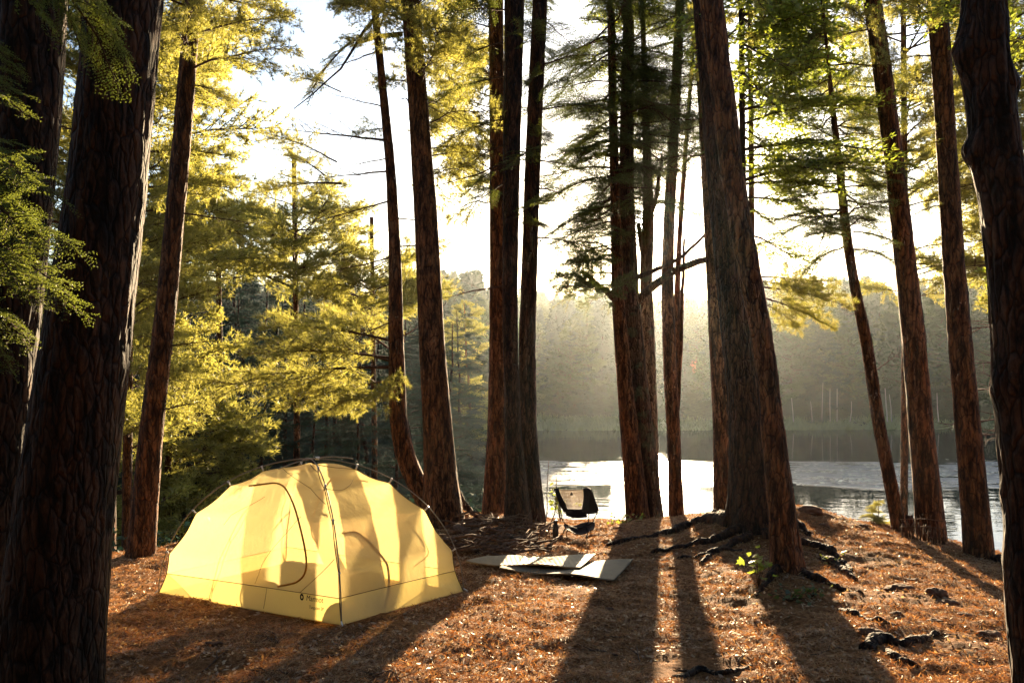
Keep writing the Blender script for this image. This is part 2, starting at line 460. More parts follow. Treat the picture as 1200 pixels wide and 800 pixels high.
# ------------------------------------------------------------------ lake
def mat_water():
    m, t, out = newmat("lake_water")
    p = t.nodes.new("ShaderNodeBsdfPrincipled")
    p.inputs['Base Color'].default_value = (0.010, 0.018, 0.016, 1)
    p.inputs['Roughness'].default_value = 0.04
    p.inputs['IOR'].default_value = 1.28
    geo = t.nodes.new("ShaderNodeNewGeometry"); sp = t.nodes.new("ShaderNodeSeparateXYZ")
    t.links.new(geo.outputs['Position'], sp.inputs[0])
    y = sp.outputs[1]
    # a breeze ruffles one band across the lake
    wob = mth(t, 'MULTIPLY', mth(t, 'SUBTRACT', nz(t, 0.05, 3, 0.6), 0.5), 14.0)
    yy = mth(t, 'ADD', y, wob)
    d = mth(t, 'ABSOLUTE', mth(t, 'SUBTRACT', yy, 53.0))
    band = mth(t, 'MULTIPLY', mth(t, 'SUBTRACT', 6.0, d), 0.8, True)
    streak = nz(t, 0.9, 4, 0.6, (0.35, 1.6, 1))
    band2 = mth(t, 'MULTIPLY', band, mth(t, 'MULTIPLY', mth(t, 'SUBTRACT', streak, 0.36), 6.0, True), True)
    calm = nz(t, 1.3, 2, 0.5, (0.5, 1.4, 1))
    rip = nz(t, 4.0, 4, 0.6, (0.7, 1.2, 1))
    h = mth(t, 'ADD', mth(t, 'MULTIPLY', calm, 0.010), mth(t, 'MULTIPLY', mth(t, 'MULTIPLY', rip, band2), 0.02))
    b = t.nodes.new("ShaderNodeBump"); b.inputs['Strength'].default_value = 1.0; b.inputs['Distance'].default_value = 1.0
    t.links.new(h, b.inputs['Height']); t.links.new(b.outputs[0], p.inputs['Normal'])
    r = mth(t, 'ADD', 0.03, mth(t, 'MULTIPLY', band2, 0.42)); t.links.new(r, p.inputs['Roughness'])
    t.links.new(p.outputs[0], out.inputs['Surface'])
    return m
wx = np.linspace(-160, 300, 60); wy = np.linspace(13, 130, 40)
WX, WY = np.meshgrid(wx, wy, indexing='ij')
Vw = np.stack([WX.ravel(), WY.ravel(), np.full(WX.size, WATER)], 1)
Fw = grid_faces(60, 40)[:, ::-1]
o = make_obj("lake", Vw, Fw, np.zeros(len(Fw), int), [mat_water()], smooth=False)
tag(o, kind='structure')

# ------------------------------------------------------------------ foliage templates (x forward)
class Tmpl:
    pass

def needles(acc, pos, dirs, up, length, width, n, cone, rng, m=1, flat=0.0):
    """n needles at each pos, pointing within a cone around dirs"""
    K = len(pos)
    if K == 0: return
    pos = np.repeat(pos, n, 0); dr = np.repeat(dirs, n, 0)
    rv = rng.normal(size=(K * n, 3)); rv[:, 2] *= (1 - flat)
    d = dr + cone * rv; d /= np.linalg.norm(d, axis=1)[:, None]
    L = length * rng.uniform(0.7, 1.15, K * n)
    side = np.cross(d, rng.normal(size=(K * n, 3)) * np.array([1, 1, 1.0]) + np.array([0, 0, flat * 3]))
    side /= (np.linalg.norm(side, axis=1)[:, None] + 1e-9)
    a = pos + side * width / 2; b = pos - side * width / 2; c = pos + d * L[:, None]
    V = np.stack([a, b, c], 1).reshape(-1, 3); F = np.arange(K * n * 3).reshape(-1, 3)
    acc.add(V, F, m)

def bough(kind, rng, lod):
    """a branch with side twigs and foliage; length about 2 (lod 0 near ... 2 far)"""
    acc = Acc(); L = 2.0
    sag = {'pine': 0.10, 'hemlock': -0.22, 'maple': 0.05, 'dead': 0.0}[kind]
    n = 9; t = np.linspace(0, 1, n)
    wig = np.cumsum(rng.normal(0, 0.03, n)); wig -= wig[0]
    main = np.stack([L * t, wig, sag * L * t ** 2 + (0.06 * L * np.sin(t * 3.1) if kind == 'pine' else 0)], 1)
    tube(acc, main, np.interp(t, [0, 1], [0.022, 0.004]), 4 if lod else 5, 0, False)
    posn, dirn = [], []
    nt_ = {'pine': 30, 'hemlock': 26, 'maple': 14, 'dead': 12}[kind]
    for i in range(nt_):
        s = 0.18 + 0.80 * (i + rng.uniform(0, .8)) / nt_
        if kind == 'pine' and s < 0.3 and rng.random() < .6: continue
        sd = 1 if i % 2 else -1
        p0 = np.array([np.interp(s, t, main[:, k]) for k in range(3)])
        ang = sd * math.radians(rng.uniform(35, 65))
        ln = L * (0.40 * (1 - s) ** 0.8 + 0.07) * rng.uniform(0.6, 1.15) * (0.8 if kind == 'hemlock' else 1.0)
        d = np.array([math.cos(ang), math.sin(ang), rng.normal(-0.04 if kind != 'pine' else 0.08, 0.30)])
        q = np.linspace(0, 1, 5)[:, None]
        tw = p0 + unit(d) * ln * q + np.array([0, 0, (-0.18 if kind == 'hemlock' else 0.05) * ln]) * q ** 2 + np.array([0.12 * ln, 0, 0]) * q ** 2
        tube(acc, tw, np.linspace(0.008, 0.002, 5), 3, 0, False)
        if kind == 'dead':
            for _ in range(2):
                k = rng.integers(1, 4); e = tw[k] + unit(rng.normal(size=3) + d * 1.5) * ln * 0.4
                tube(acc, [tw[k], e], [0.004, 0.001], 3, 0, False)
            continue
        if kind == 'pine':
            for _ in range(3):
                k = rng.integers(2, 5); e = tw[k] + unit(np.array([d[0], d[1], 0]) + rng.normal(0, .55, 3)) * ln * rng.uniform(.25, .5)
                tube(acc, [tw[k], e], [0.004, 0.002], 3, 0, False)
                for w in np.arange(0.3, 1.01, 0.055 / max(ln * .4, .06) * (1, 1.3, 2, 4)[lod]):
                    posn.append(tw[k] * (1 - w) + e * w); dirn.append(unit(e - tw[k]) + np.array([0, 0, .25]))
        step = {'pine': (0.045, 0.05, 0.085, .16), 'hemlock': (0.040, 0.06, 0.08, .13), 'maple': (0.06, 0.08, 0.12, .2)}[kind][lod]
        m_ = max(2, int(ln / step))
        for u in np.linspace(0.12 if kind != 'pine' else 0.25, 1, m_):
            pu = np.array([np.interp(u, q[:, 0], tw[:, k]) for k in range(3)])
            if kind == 'hemlock':
                for s2 in (-1, 1):
                    sl_ = ln * 0.30 * (1.15 - u) + 0.05
                    a2 = ang + s2 * math.radians(50)
                    dd = np.array([math.cos(a2), math.sin(a2), rng.normal(-0.08, 0.12)])
                    k2 = max(1, int(sl_ / (step * 0.7)))
                    for w in np.linspace(0.2, 1, k2):
                        posn.append(pu + dd * sl_ * w); dirn.append(dd + np.array([0.3, 0, 0]))
                posn.append(pu); dirn.append(d)
            else:
                posn.append(pu + rng.normal(0, 0.03, 3)); dirn.append(unit(d) + np.array([0.2, 0, 0.25 if kind == 'pine' else 0]))
    if kind != 'dead':
        pos = np.array(posn); dr = np.array(dirn); dr /= np.linalg.norm(dr, axis=1)[:, None]
        if kind == 'pine':
            a = [(12, 0.095, 0.0065, 0.6), (8, 0.11, 0.012, 0.6), (5, 0.14, 0.026, 0.6), (4, .26, .10, .7)][lod]
            needles(acc, pos, dr, None, a[1], a[2], a[0], a[3], rng)
        elif kind == 'hemlock':
            a = [(6, 0.026, 0.0075, 0.8), (4, 0.05, 0.018, 0.7), (2, 0.085, 0.034, 0.6), (1, .20, .12, .8)][lod]
            needles(acc, pos, dr, None, a[1], a[2], a[0], a[3], rng, flat=0.6)
        else:
            leaf_cluster(acc, pos, rng, (3, 2, 1, 1)[lod], (0.085, 0.10, 0.16, .3)[lod])
    V_, F_, M_ = acc.arrays()
    T = Tmpl(); T.V = V_; T.F = F_; T.M = M_; T.L = L
    return T

_lf = np.array([(0, 0), (-.28, .12), (-.52, .30), (-.24, .42), (-.30, .72), (-.1, .62), (0, 1.0), (.1, .62), (.30, .72), (.24, .42), (.52, .30), (.28, .12)])
def leaf_cluster(acc, pos, rng, n, size, m=1, tilt=0.5):
    K = len(pos) * n; pos = np.repeat(pos, n, 0) + rng.normal(0, size * 0.5, (K, 3))
    nrm = np.stack([rng.normal(0, tilt, K), rng.normal(0, tilt, K), np.ones(K)], 1); nrm /= np.linalg.norm(nrm, axis=1)[:, None]
    az = rng.uniform(0, 2 * math.pi, K); d = np.stack([np.cos(az), np.sin(az), rng.normal(-0.4, .3, K)], 1)
    d -= nrm * np.sum(d * nrm, 1)[:, None]; d /= np.linalg.norm(d, axis=1)[:, None]
    s = np.cross(nrm, d); sz = size * rng.uniform(0.6, 1.2, K)
    fold = np.abs(_lf[:, 0]) * rng.uniform(-0.35, 0.35, (K, 1))
    V = pos[:, None] + sz[:, None, None] * (_lf[None, :, 0, None] * s[:, None] + (_lf[None, :, 1, None]) * d[:, None] + fold[:, :, None] * nrm[:, None])
    c = pos + sz[:, None] * 0.4 * d
    V = np.concatenate([V, c[:, None]], 1).reshape(-1, 3)
    b = (np.arange(K) * 13)[:, None]
    j = np.arange(12); j2 = (j + 1) % 12
    F = np.stack([b + j, b + j2, b + 12 + 0 * j], 2).reshape(-1, 3)
    acc.add(V, F, m)

TM = {}
for kind in ('pine', 'hemlock', 'maple', 'dead'):
    for lod in (0, 1, 2, 3):
        if kind == 'dead' and lod: continue
        TM[kind, lod] = [bough(kind, np.random.default_rng(100 + 10 * lod + i + hash_) , lod) for i in range(4) for hash_ in [{'pine': 0, 'hemlock': 300, 'maple': 600, 'dead': 900}[kind]]]

def put(acc, kind, lod, base, d, length, rng, roll=0.0, up=(0, 0, 1)):
    T = TM[kind, lod if kind != 'dead' else 0][rng.integers(0, 4)]
    R = frame(d, up)
    s = length / T.L
    V = T.V.copy()
    if rng.random() < .5: V[:, 1] *= -1
    if roll:
        c, s_ = math.cos(roll), math.sin(roll)
        V = np.stack([V[:, 0], c * V[:, 1] - s_ * V[:, 2], s_ * V[:, 1] + c * V[:, 2]], 1)
    V = V * np.array([s, s ** 0.8, s ** 0.7])
    acc.add(V @ R.T + np.asarray(base), T.F, T.M)

def boughs(acc, line, z0, z1, n, l0, l1, kind, lod, rng, elev=(0.0, 0.25), az=None, droop=0.0):
    """random boughs along a trunk line between heights; az = (centre, halfspread) in degrees from +X"""
    line = np.asarray(line); 
    for i in range(n):
        u = (i + rng.random()) / n; z = z0 + (z1 - z0) * u
        b = np.array([np.interp(z, line[:, 2], line[:, 0]), np.interp(z, line[:, 2], line[:, 1]), z])
        a = rng.uniform(0, 2 * math.pi) if az is None else math.radians(az[0] + rng.uniform(-1, 1) * az[1])
        e = rng.uniform(*elev)
        put(acc, kind, lod, b, (math.cos(a) * math.cos(e), math.sin(a) * math.cos(e), math.sin(e)), (l0 + (l1 - l0) * u) * rng.uniform(0.7, 1.2), rng, rng.normal(0, .4))

# ------------------------------------------------------------------ trunks
def trunk_mesh(line, sides, step, amp, seed, flare=0.0, flare_h=0.3, lobes=5, lumps=()):
    """line: rows x,y,z,r sorted bottom to top"""
    line = np.asarray(line, float)
    z = np.arange(line[0, 2], line[-1, 2], step)
    L = np.stack([np.interp(z, line[:, 2], line[:, k]) for k in range(4)], 1)
    k = max(3, int(0.5 / step)); ker = np.ones(k) / k
    for c in (0, 1, 3):
        pad = np.concatenate([np.full(k, L[0, c]) + (L[0, c] - L[1, c]) * np.arange(k, 0, -1), L[:, c], np.full(k, L[-1, c]) + (L[-1, c] - L[-2, c]) * np.arange(1, k + 1)])
        L[:, c] = np.convolve(pad, ker, 'same')[k:-k]
    th = np.linspace(0, 2 * math.pi, sides, endpoint=False)
    TH, Z = np.meshgrid(th, z); r = L[:, 3][:, None]
    q = 1 / 0.045
    wx_ = np.cos(TH) * r * q; wy_ = np.sin(TH) * r * q
    warp = (noise3(wx_ * .5, wy_ * .5, Z * 3, seed + 5) - .5) * 1.6
    n1 = noise3(wx_ + warp, wy_ + warp, Z * 3.2, seed); n2 = noise3(wx_ * 2.3, wy_ * 2.3, Z * 11, seed + 1)
    n3 = noise3(np.cos(TH) * 1.2, np.sin(TH) * 1.2, Z * 0.8, seed + 2)
    rid = 1 - np.abs(2 * n1 - 1)
    R = r * (1 + 0.05 * (n3 - 0.5)) + amp * (rid ** 0.7 - 0.6) * 1.4 + amp * 0.6 * (n2 - .5)
    h = Z - line[0, 2]
    if flare:
        lb = 0.5 + 0.5 * np.cos(lobes * TH + seed + 0.8 * np.sin(TH * 2 + seed))
        R = R + r * 0.5 * flare * np.exp(-np.maximum(h, 0) / flare_h) * (0.35 + 0.9 * lb)
    for (lz, la, lh, lr) in lumps:
        dth = np.angle(np.exp(1j * (TH - la)))
        R = R + lr * np.exp(-((Z - lz) / lh) ** 2 - (dth / 0.6) ** 2) * (1 + .5 * (n2 - .5))
    X = L[:, 0][:, None] + R * np.cos(TH); Y = L[:, 1][:, None] + R * np.sin(TH)
    V = np.stack([X.ravel(), Y.ravel(), Z.ravel()], 1)
    return V, grid_faces(len(z), sides, True)

def px_line(rows, Y, top=3.0, curve=None):
    """rows: (px, py, width px) from top to bottom at depth Y; returns bottom-to-top x,y,z,r extended upward"""
    out = []
    for r_ in rows:
        px, py, w = r_[:3]; yy = r_[3] if len(r_) > 3 else Y
        p = P(px, py, yy); out.append([p[0], p[1], p[2], 0.475 * w / FPX * yy])
    out = np.array(out[::-1])
    d = out[-1] - out[-2]; d = d / max(d[2], 1e-3)
    e = out[-1] + d * top; e[3] = out[-1][3] * max(0.35, 1 - top * 0.05)
    return np.vstack([out, e])

def tree(name, label, rows, Y, mat, sides=40, step=0.03, amp=0.008, seed=1, flare=0.5, fh=0.3, top=5.0, sink=0.25, crown=None,
         leafmat=None, cat='tree', group=None, lobes=5, lumps=(), extra=None, flare_name=None):
    line = px_line(rows, Y, top)
    b = line[0].copy(); gz = float(ground_z(b[0], b[1], False)[0]) - sink
    if b[2] > gz:
        d = (line[1] - line[0]); d = d / d[2]
        nb = b.copy(); nb[:3] = b[:3] + d[:3] * (gz - b[2]) * 0.5; nb[2] = gz; nb[3] = b[3] * 1.03
        line = np.vstack([nb, line])
    base = line[0, :3].copy(); base[2] = gz + sink
    root = thing(name, base, label, cat, group)
    V, F = trunk_mesh(line, sides, step, amp, seed, flare, fh + sink, lobes, lumps)
    make_obj("trunk", V, F, np.zeros(len(F), int), [mat], root, base)
    if crown:
        acc = Acc(); crown(acc, line, np.random.default_rng(seed * 31 + 5))
        acc.build("crown", [M_twig, leafmat], root, base, smooth=(0,))
    if extra: extra(root, line, base)
    return root

def limb(root, base, pts, r, mat, name="branch", sides=8, n=14, label=None):
    acc = Acc(); p = spline(pts, n)
    p = p + np.stack([noise3(p[:, 0] * 7, p[:, 1] * 7, p[:, 2] * 7, s) - 0.5 for s in (1, 2, 3)], 1) * 0.03
    tube(acc, p, np.linspace(r[0], r[1], n), sides, 0)
    o = acc.build(name, [mat], root, base)
    if label: o['label'] = label
    return o

def root_limb(tr, base, px_pts, r, mat):
    """a surface root: control points (px, py, Y), kept on the ground"""
    pts = np.array([P(*c) for c in px_pts]); n = 26
    p = spline(pts, n)
    gz = ground_z(p[:, 0], p[:, 1])
    rr = np.linspace(r[0], r[1], n)
    p[:, 2] = gz + rr * np.linspace(0.45, 0.0, n) + 0.012 * np.sin(np.linspace(0, 17, n) + pts[0, 0] * 9)
    p[-1, 2] -= r[1] * 3
    p[:, 2] += 0.008 * (noise3(np.linspace(0, 6, n), 0, 0, int(abs(pts[0, 1]) * 77)) - .4)
    p[:, 0] += 0.03 * (noise3(np.linspace(0, 6, n), 0, 0, int(abs(pts[0, 0]) * 100)) - .5)
    p = spline(p, 60); rr = np.interp(np.linspace(0, 1, 60), np.linspace(0, 1, n), rr)
    acc = Acc(); tube(acc, p, rr * (1 + .35 * (noise3(np.linspace(0, 14, 60), 0, 0, 8) - .5)), 14, 0); rough(acc, r[0] * .30, 30)
    return acc.build("root", [mat], tr, base)

D2 = math.radians
# T1, T2: the two big dark trunks on the left
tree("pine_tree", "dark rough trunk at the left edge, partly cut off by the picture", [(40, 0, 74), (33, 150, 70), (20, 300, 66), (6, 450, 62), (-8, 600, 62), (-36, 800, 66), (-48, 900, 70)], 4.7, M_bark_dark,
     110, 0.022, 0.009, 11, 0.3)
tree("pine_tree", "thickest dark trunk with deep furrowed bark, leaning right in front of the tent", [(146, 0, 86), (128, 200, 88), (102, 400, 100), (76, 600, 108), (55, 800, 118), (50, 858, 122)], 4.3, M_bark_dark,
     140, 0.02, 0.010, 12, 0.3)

def cr3(acc, line, rng):
    boughs(acc, line, 5.2, 8.6, 26, 1.1, 1.7, 'pine', 0, rng, (-.1, .3))
    for (a, b, Y2, ln) in [((215, 250), (300, 262), 9.5, 1), ((205, 340), (150, 330), 9.3, 1), ((200, 405), (262, 398), 9.5, 1), ((190, 480), (240, 470), 9.2, 1)]:
        p = P(a[0], a[1], 9.4); q = P(b[0], b[1], Y2); put(acc, 'dead', 0, p, q - p, np.linalg.norm(q - p), rng)
tree("pine_tree", "slim straight trunk behind the thickest trunk, small stones at its foot", [(224, 30, 19), (210, 200, 22), (196, 350, 24), (178, 500, 27), (165, 648, 32)], 9.4, M_bark, 44, 0.03, 0.007, 13, 0.35,
     crown=cr3, leafmat=M_pine)
tree("pine_tree", "narrow trunk mostly hidden behind the thickest trunk on the left", [(128, 300, 15), (127, 450, 17), (126, 655, 19)], 11.2, M_bark, 30, 0.04, 0.006, 14, 0.3, top=4.5,
     crown=lambda acc, line, rng: boughs(acc, line, 1.2, 7.5, 26, 1.5, 1.5, 'pine', 1, rng, (-.1, .25)), leafmat=M_pine)

# T4 thin pine with bare lower branches
def cr4(acc, line, rng):
    bare = [((443, 60), (380, 85)), ((449, 125), (385, 108)), ((456, 165), (330, 150)), ((458, 185), (400, 195)), ((460, 200), (372, 210)), ((459, 235), (365, 260)),
            ((462, 255), (520, 262)), ((463, 300), (392, 318)), ((464, 330), (408, 352)), ((463, 375), (400, 402)), ((463, 400), (500, 372))]
    for k, (a, b) in enumerate(bare):
        p = P(a[0], a[1], 10.8); q = P(b[0], b[1], 10.8 + rng.uniform(-.6, .9))
        put(acc, 'dead', 0, p, q - p, np.linalg.norm(q - p), rng)
    tuf = [((400, 108), (350, 100), 10.6), ((395, 190), (335, 172), 10.3), ((400, 215), (340, 232), 11.4), ((456, 150), (425, 162), 11), ((462, 290), (505, 300), 11.5), ((380, 205), (350, 195), 11.2)]
    for a, b, Y2 in tuf:
        p = P(a[0], a[1], 10.8); q = P(b[0], b[1], Y2); put(acc, 'pine', 0, p, q - p, np.linalg.norm(q - p) * 1.3, rng)
    # the large sunlit boughs low on the left
    for a, b, Y2, k in [((464, 420), (300, 432), 10.2, 1), ((464, 430), (270, 470), 10.6, 1), ((464, 445), (345, 490), 10.0, 1), ((464, 400), (330, 400), 11.6, 1),
                        ((464, 450), (395, 492), 9.9, 1), ((465, 465), (420, 482), 9.6, 1), ((464, 415), (395, 385), 11.9, 1), ((464, 425), (350, 415), 10.6, 1)]:
        p = P(a[0], a[1], 10.8); q = P(b[0], b[1], Y2); put(acc, 'pine', 0, p, q - p, np.linalg.norm(q - p) * 1.05, rng, rng.normal(0, .2))
    boughs(acc, line, 6.2, 9, 9, .8, 1.2, 'pine', 0, rng, (0, .4))
tree("pine_tree", "thinnest curved pine left of centre with many bare side branches", [(441, 30, 9), (449, 110, 10), (458, 200, 12), (463, 300, 15), (464, 400, 19), (467, 500, 22), (478, 545, 25), (498, 585, 28), (512, 605, 30)], 10.8, M_bark, 30, 0.025, 0.005, 15, 0.2,
     top=3, crown=cr4, leafmat=M_pine)

def ex5(root, line, base):
    limb(root, base, [P(470, 12, 11), P(450, 8, 10.9), P(432, 30, 10.8), P(412, 60, 10.6), P(395, 85, 10.5), P(345, 128, 10.3)], (0.035, 0.006), M_bark_dark)
    limb(root, base, [P(472, 40, 11), P(440, 45, 10.9), P(410, 55, 10.9)], (0.03, 0.01), M_bark_dark)
    limb(root, base, [P(485, 155, 11), P(478, 118, 11.1), P(470, 117, 11.2)], (0.012, 0.006), M_bark_dark)
    limb(root, base, [P(533, 575, 11), P(545, 592, 10.9), P(560, 606, 10.7)], (0.07, 0.02), M_bark, "root")
    limb(root, base, [P(525, 585, 11), P(510, 600, 10.8), P(490, 612, 10.6)], (0.08, 0.02), M_bark, "root")
def cr5(acc, line, rng):
    for a, b, Y2 in [((490, 30), (560, 60), 11.5), ((488, 60), (540, 110), 11.6), ((475, 10), (400, 20), 10.4), ((475, 0), (380, 5), 10.9), ((410, 50), (350, 95), 10.4), ((487, 120), (530, 150), 11.4), ((472, 38), (420, 62), 10.4)]:
        p = P(a[0], a[1], 11); q = P(b[0], b[1], Y2); put(acc, 'hemlock' if a[0] == 410 else 'pine', 0, p, q - p, np.linalg.norm(q - p) * 1.1, rng)
    boughs(acc, line, 4.3, 9.0, 34, 0.9, 1.5, 'pine', 1, rng, (-.1, .3), (20, 110))
    boughs(acc, line, 6.4, 9.0, 10, 1.3, 1.5, 'pine', 1, rng, (-.1, .3))
tree("pine_tree", "straight brown trunk with flared foot just right of the tent", [(481, 0, 22), (490, 120, 24), (499, 250, 28), (506, 400, 31), (513, 500, 34), (517, 560, 38), (520, 604, 44)], 10.6, M_bark, 52, 0.028, 0.008, 16, 0.9, 0.3,
     crown=cr5, leafmat=M_pine, extra=ex5)

# T6 cluster of three
tree("pine_tree", "left and palest trunk of the close cluster of three", [(581, 0, 18), (583, 200, 19), (584, 400, 21), (583, 500, 24), (580, 606, 30)], 11.4, M_bark, 44, 0.03, 0.007, 17, 0.4)
def cr6(acc, line, rng):
    for a, b, Y2 in [((590, 140), (520, 150), 10.4), ((590, 170), (530, 190), 10.7), ((590, 195), (540, 215), 10.4), ((590, 215), (550, 235), 10.2), ((592, 90), (520, 95), 10.9), ((590, 50), (530, 60), 10.9)]:
        p = P(a[0], a[1], 10.6); q = P(b[0], b[1], Y2); put(acc, 'hemlock', 0, p, q - p, np.linalg.norm(q - p) * 1.15, rng, rng.normal(0, .3))
    for a, b, Y2 in [((590, 335), (512, 350), 10.6), ((592, 192), (505, 218), 10.5)]:
        p = P(a[0], a[1], 10.6); q = P(b[0], b[1], Y2); put(acc, 'dead', 0, p, q - p, np.linalg.norm(q - p), rng, 0.3)
    boughs(acc, line, 6.5, 9, 8, 1.2, 1.4, 'hemlock', 1, rng, (-.1, .2))
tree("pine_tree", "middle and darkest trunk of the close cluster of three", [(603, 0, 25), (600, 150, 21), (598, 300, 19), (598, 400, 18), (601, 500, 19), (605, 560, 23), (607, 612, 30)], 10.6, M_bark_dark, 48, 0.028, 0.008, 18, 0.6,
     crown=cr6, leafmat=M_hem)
tree("pine_tree", "right-hand trunk of the close cluster of three, apart from the others at the top", [(633, 0, 18), (624, 200, 19), (618, 400, 20), (618, 500, 22), (621, 560, 25), (623, 612, 30)], 10.9, M_bark_dark, 44, 0.03, 0.007, 19, 0.5,
     crown=lambda acc, line, rng: boughs(acc, line, 3.6, 8.5, 26, .9, 1.2, 'hemlock', 0, rng, (-.2, .25), (0, 120)), leafmat=M_hem)

# T7 hemlock pair with the dark crown
def cr7(acc, line, rng):
    boughs(acc, line, 3.6, 4.6, 14, 1.0, 1.2, 'hemlock', 0, rng, (-.25, .1), (170, 130))
    boughs(acc, line, 4.3, 7.2, 70, 1.45, 1.35, 'hemlock', 0, rng, (-.3, .1))
    boughs(acc, line, 7.2, 10.0, 20, 1.2, 0.8, 'hemlock', 1, rng, (-.2, .2))
    for a, b, Y2 in [((722, 320), (655, 335), 11.7), ((722, 300), (650, 300), 12.2), ((722, 335), (670, 345), 11.2), ((722, 350), (690, 350), 11.0), ((722, 305), (672, 320), 11.4)]:
        p = P(a[0], a[1], 12.3); q = P(b[0], b[1], Y2); put(acc, 'pine', 0, p, q - p, np.linalg.norm(q - p) * 1.0, rng, rng.normal(0, .3))
def ex7(root, line, base):
    limb(root, base, [P(720, 350, 12.2), P(706, 338, 12.0), P(694, 328, 11.9), P(681, 318, 11.9)], (0.06, 0.03), M_bark_moss)
    limb(root, base, [P(728, 300, 12.2), P(700, 285, 12.0), P(660, 283, 11.8)], (0.02, 0.006), M_bark_moss)
tree("hemlock_tree", "left trunk of the joined pair behind the camp chair, broken limb stub on its left", [(716, 0, 9), (718, 120, 10), (721, 240, 12), (724, 350, 15), (732, 450, 19), (741, 540, 24), (748, 612, 28)], 12.3, M_bark, 34, 0.03, 0.006, 20, 0.25,
     crown=cr7, leafmat=M_hem, extra=ex7, top=4)
def ex7b(root, line, base):
    limb(root, base, [P(744, 356, 12.5), P(762, 338, 12.4), P(790, 318, 12.2), P(815, 308, 12.1), P(846, 300, 12.0)], (0.075, 0.045), M_bark_moss)
    limb(root, base, [P(742, 328, 12.5), P(765, 318, 12.6), P(800, 300, 12.6), P(830, 272, 12.4)], (0.045, 0.02), M_bark_moss)
tree("hemlock_tree", "right trunk of the joined pair behind the camp chair, long limb rising right", [(737, 0, 13), (735, 120, 16), (734, 240, 19), (739, 350, 21), (748, 450, 23), (758, 540, 26), (763, 613, 30)], 12.5, M_bark_moss, 40, 0.03, 0.006, 21, 0.25,
     crown=lambda acc, line, rng: (boughs(acc, line, 4.9, 8.0, 40, 1.2, 1.2, 'hemlock', 0, rng, (-.1, .25)), boughs(acc, line, 4.2, 4.9, 5, 0.5, 0.5, 'hemlock', 0, rng, (0, .25), (-10, 60))), leafmat=M_hem, extra=ex7b, top=4)
def ex8(root, line, base):
    limb(root, base, [P(763, 500, 12.9), P(757, 450, 12.9), P(752, 400, 13), P(756, 330, 13.0), P(748, 262, 13.1)], (0.075, 0.035), M_bark_pale)
    limb(root, base, [P(760, 262, 12.9), P(770, 225, 12.9), P(776, 180, 12.9)], (0.05, 0.02), M_bark_pale)
tree("broadleaf_tree", "pale blotched trunk lit from behind beside the sun", [(754, 40, 6), (757, 140, 9), (759, 210, 11), (760, 260, 15), (757, 330, 15), (761, 430, 16), (763, 520, 18), (763, 613, 20)], 12.9, M_bark_pale, 34, 0.03, 0.005, 22, 0.2,
     extra=ex8, top=3, crown=lambda acc, line, rng: boughs(acc, line, 4.9, 8, 12, .7, 1.1, 'maple', 0, rng, (0, .4)), leafmat=M_maple)
tree("pine_tree", "straight trunk just right of the sun's glare", [(797, 0, 11), (790, 150, 13), (784, 260, 14), (782, 330, 15), (785, 430, 16), (790, 520, 16), (793, 612, 18)], 13.0, M_bark, 34, 0.03, 0.006, 23, 0.2,
     crown=lambda acc, line, rng: boughs(acc, line, 4.9, 8.8, 24, .9, 1.2, 'hemlock', 0, rng, (-.1, .3)), leafmat=M_hem, top=4)
tree("pine_sapling", "thin twin-stemmed sapling between the sun and the big central trunk", [(804, 170, 5), (798, 250, 6), (794, 330, 7), (792, 400, 9), (789, 480, 10), (790, 612, 12)], 13.3, M_bark, 20, 0.04, 0.003, 24, 0.2, top=3,
     extra=lambda root, line, base: limb(root, base, [P(792, 500, 13.3), P(797, 420, 13.3), P(800, 330, 13.3), P(802, 280, 13.3)], (0.045, 0.02), M_bark),
     crown=lambda acc, line, rng: boughs(acc, line, 5.0, 8, 8, .6, .9, 'hemlock', 1, rng), leafmat=M_hem)

# T10 - T12 central group
tree("pine_tree", "background trunk showing left of the massive rough trunk", [(818, 0, 15), (826, 120, 17), (833, 250, 18), (841, 400, 20), (846, 500, 21), (849, 602, 24)], 11.8, M_bark, 40, 0.03, 0.006, 25, 0.35,
     crown=lambda acc, line, rng: boughs(acc, line, 4.9, 8.8, 16, 1.0, 1.2, 'hemlock', 1, rng, (0, .3)), leafmat=M_hem)
def ex11(root, line, base):
    R = lambda pts, r: root_limb(root, base, pts, r, M_bark_dark)
    R([(860, 632, 9.3), (835, 622, 9.7), (810, 618, 9.9), (785, 628, 9.7), (745, 640, 9.5), (705, 648, 9.3)], (0.11, 0.025))
    R([(870, 640, 9.1), (838, 642, 9.0), (800, 645, 8.9), (760, 652, 8.8)], (0.07, 0.02))
    R([(860, 618, 9.6), (845, 600, 10.3), (836, 590, 11.0)], (0.09, 0.03))
    R([(880, 650, 8.9), (850, 652, 8.7), (822, 660, 8.5), (790, 668, 8.4)], (0.055, 0.012))
    R([(905, 625, 9.4), (930, 630, 9.4), (950, 645, 9.0)], (0.10, 0.03))
    R([(895, 650, 8.9), (960, 655, 8.6), (985, 672, 8.2), (1002, 690, 7.7)], (0.07, 0.015))
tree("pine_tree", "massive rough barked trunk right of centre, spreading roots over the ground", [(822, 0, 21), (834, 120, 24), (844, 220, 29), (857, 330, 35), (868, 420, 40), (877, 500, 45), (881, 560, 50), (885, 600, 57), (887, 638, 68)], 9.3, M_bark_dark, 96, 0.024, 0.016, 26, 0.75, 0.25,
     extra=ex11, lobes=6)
def ex12(root, line, base):
    R = lambda pts, r: root_limb(root, base, pts, r, M_bark_dark)
    R([(930, 705, 7.0), (965, 712, 6.8), (990, 716, 6.75), (1010, 722, 6.6)], (0.05, 0.012))
    R([(915, 703, 7.0), (898, 712, 6.8), (885, 722, 6.6)], (0.05, 0.012))
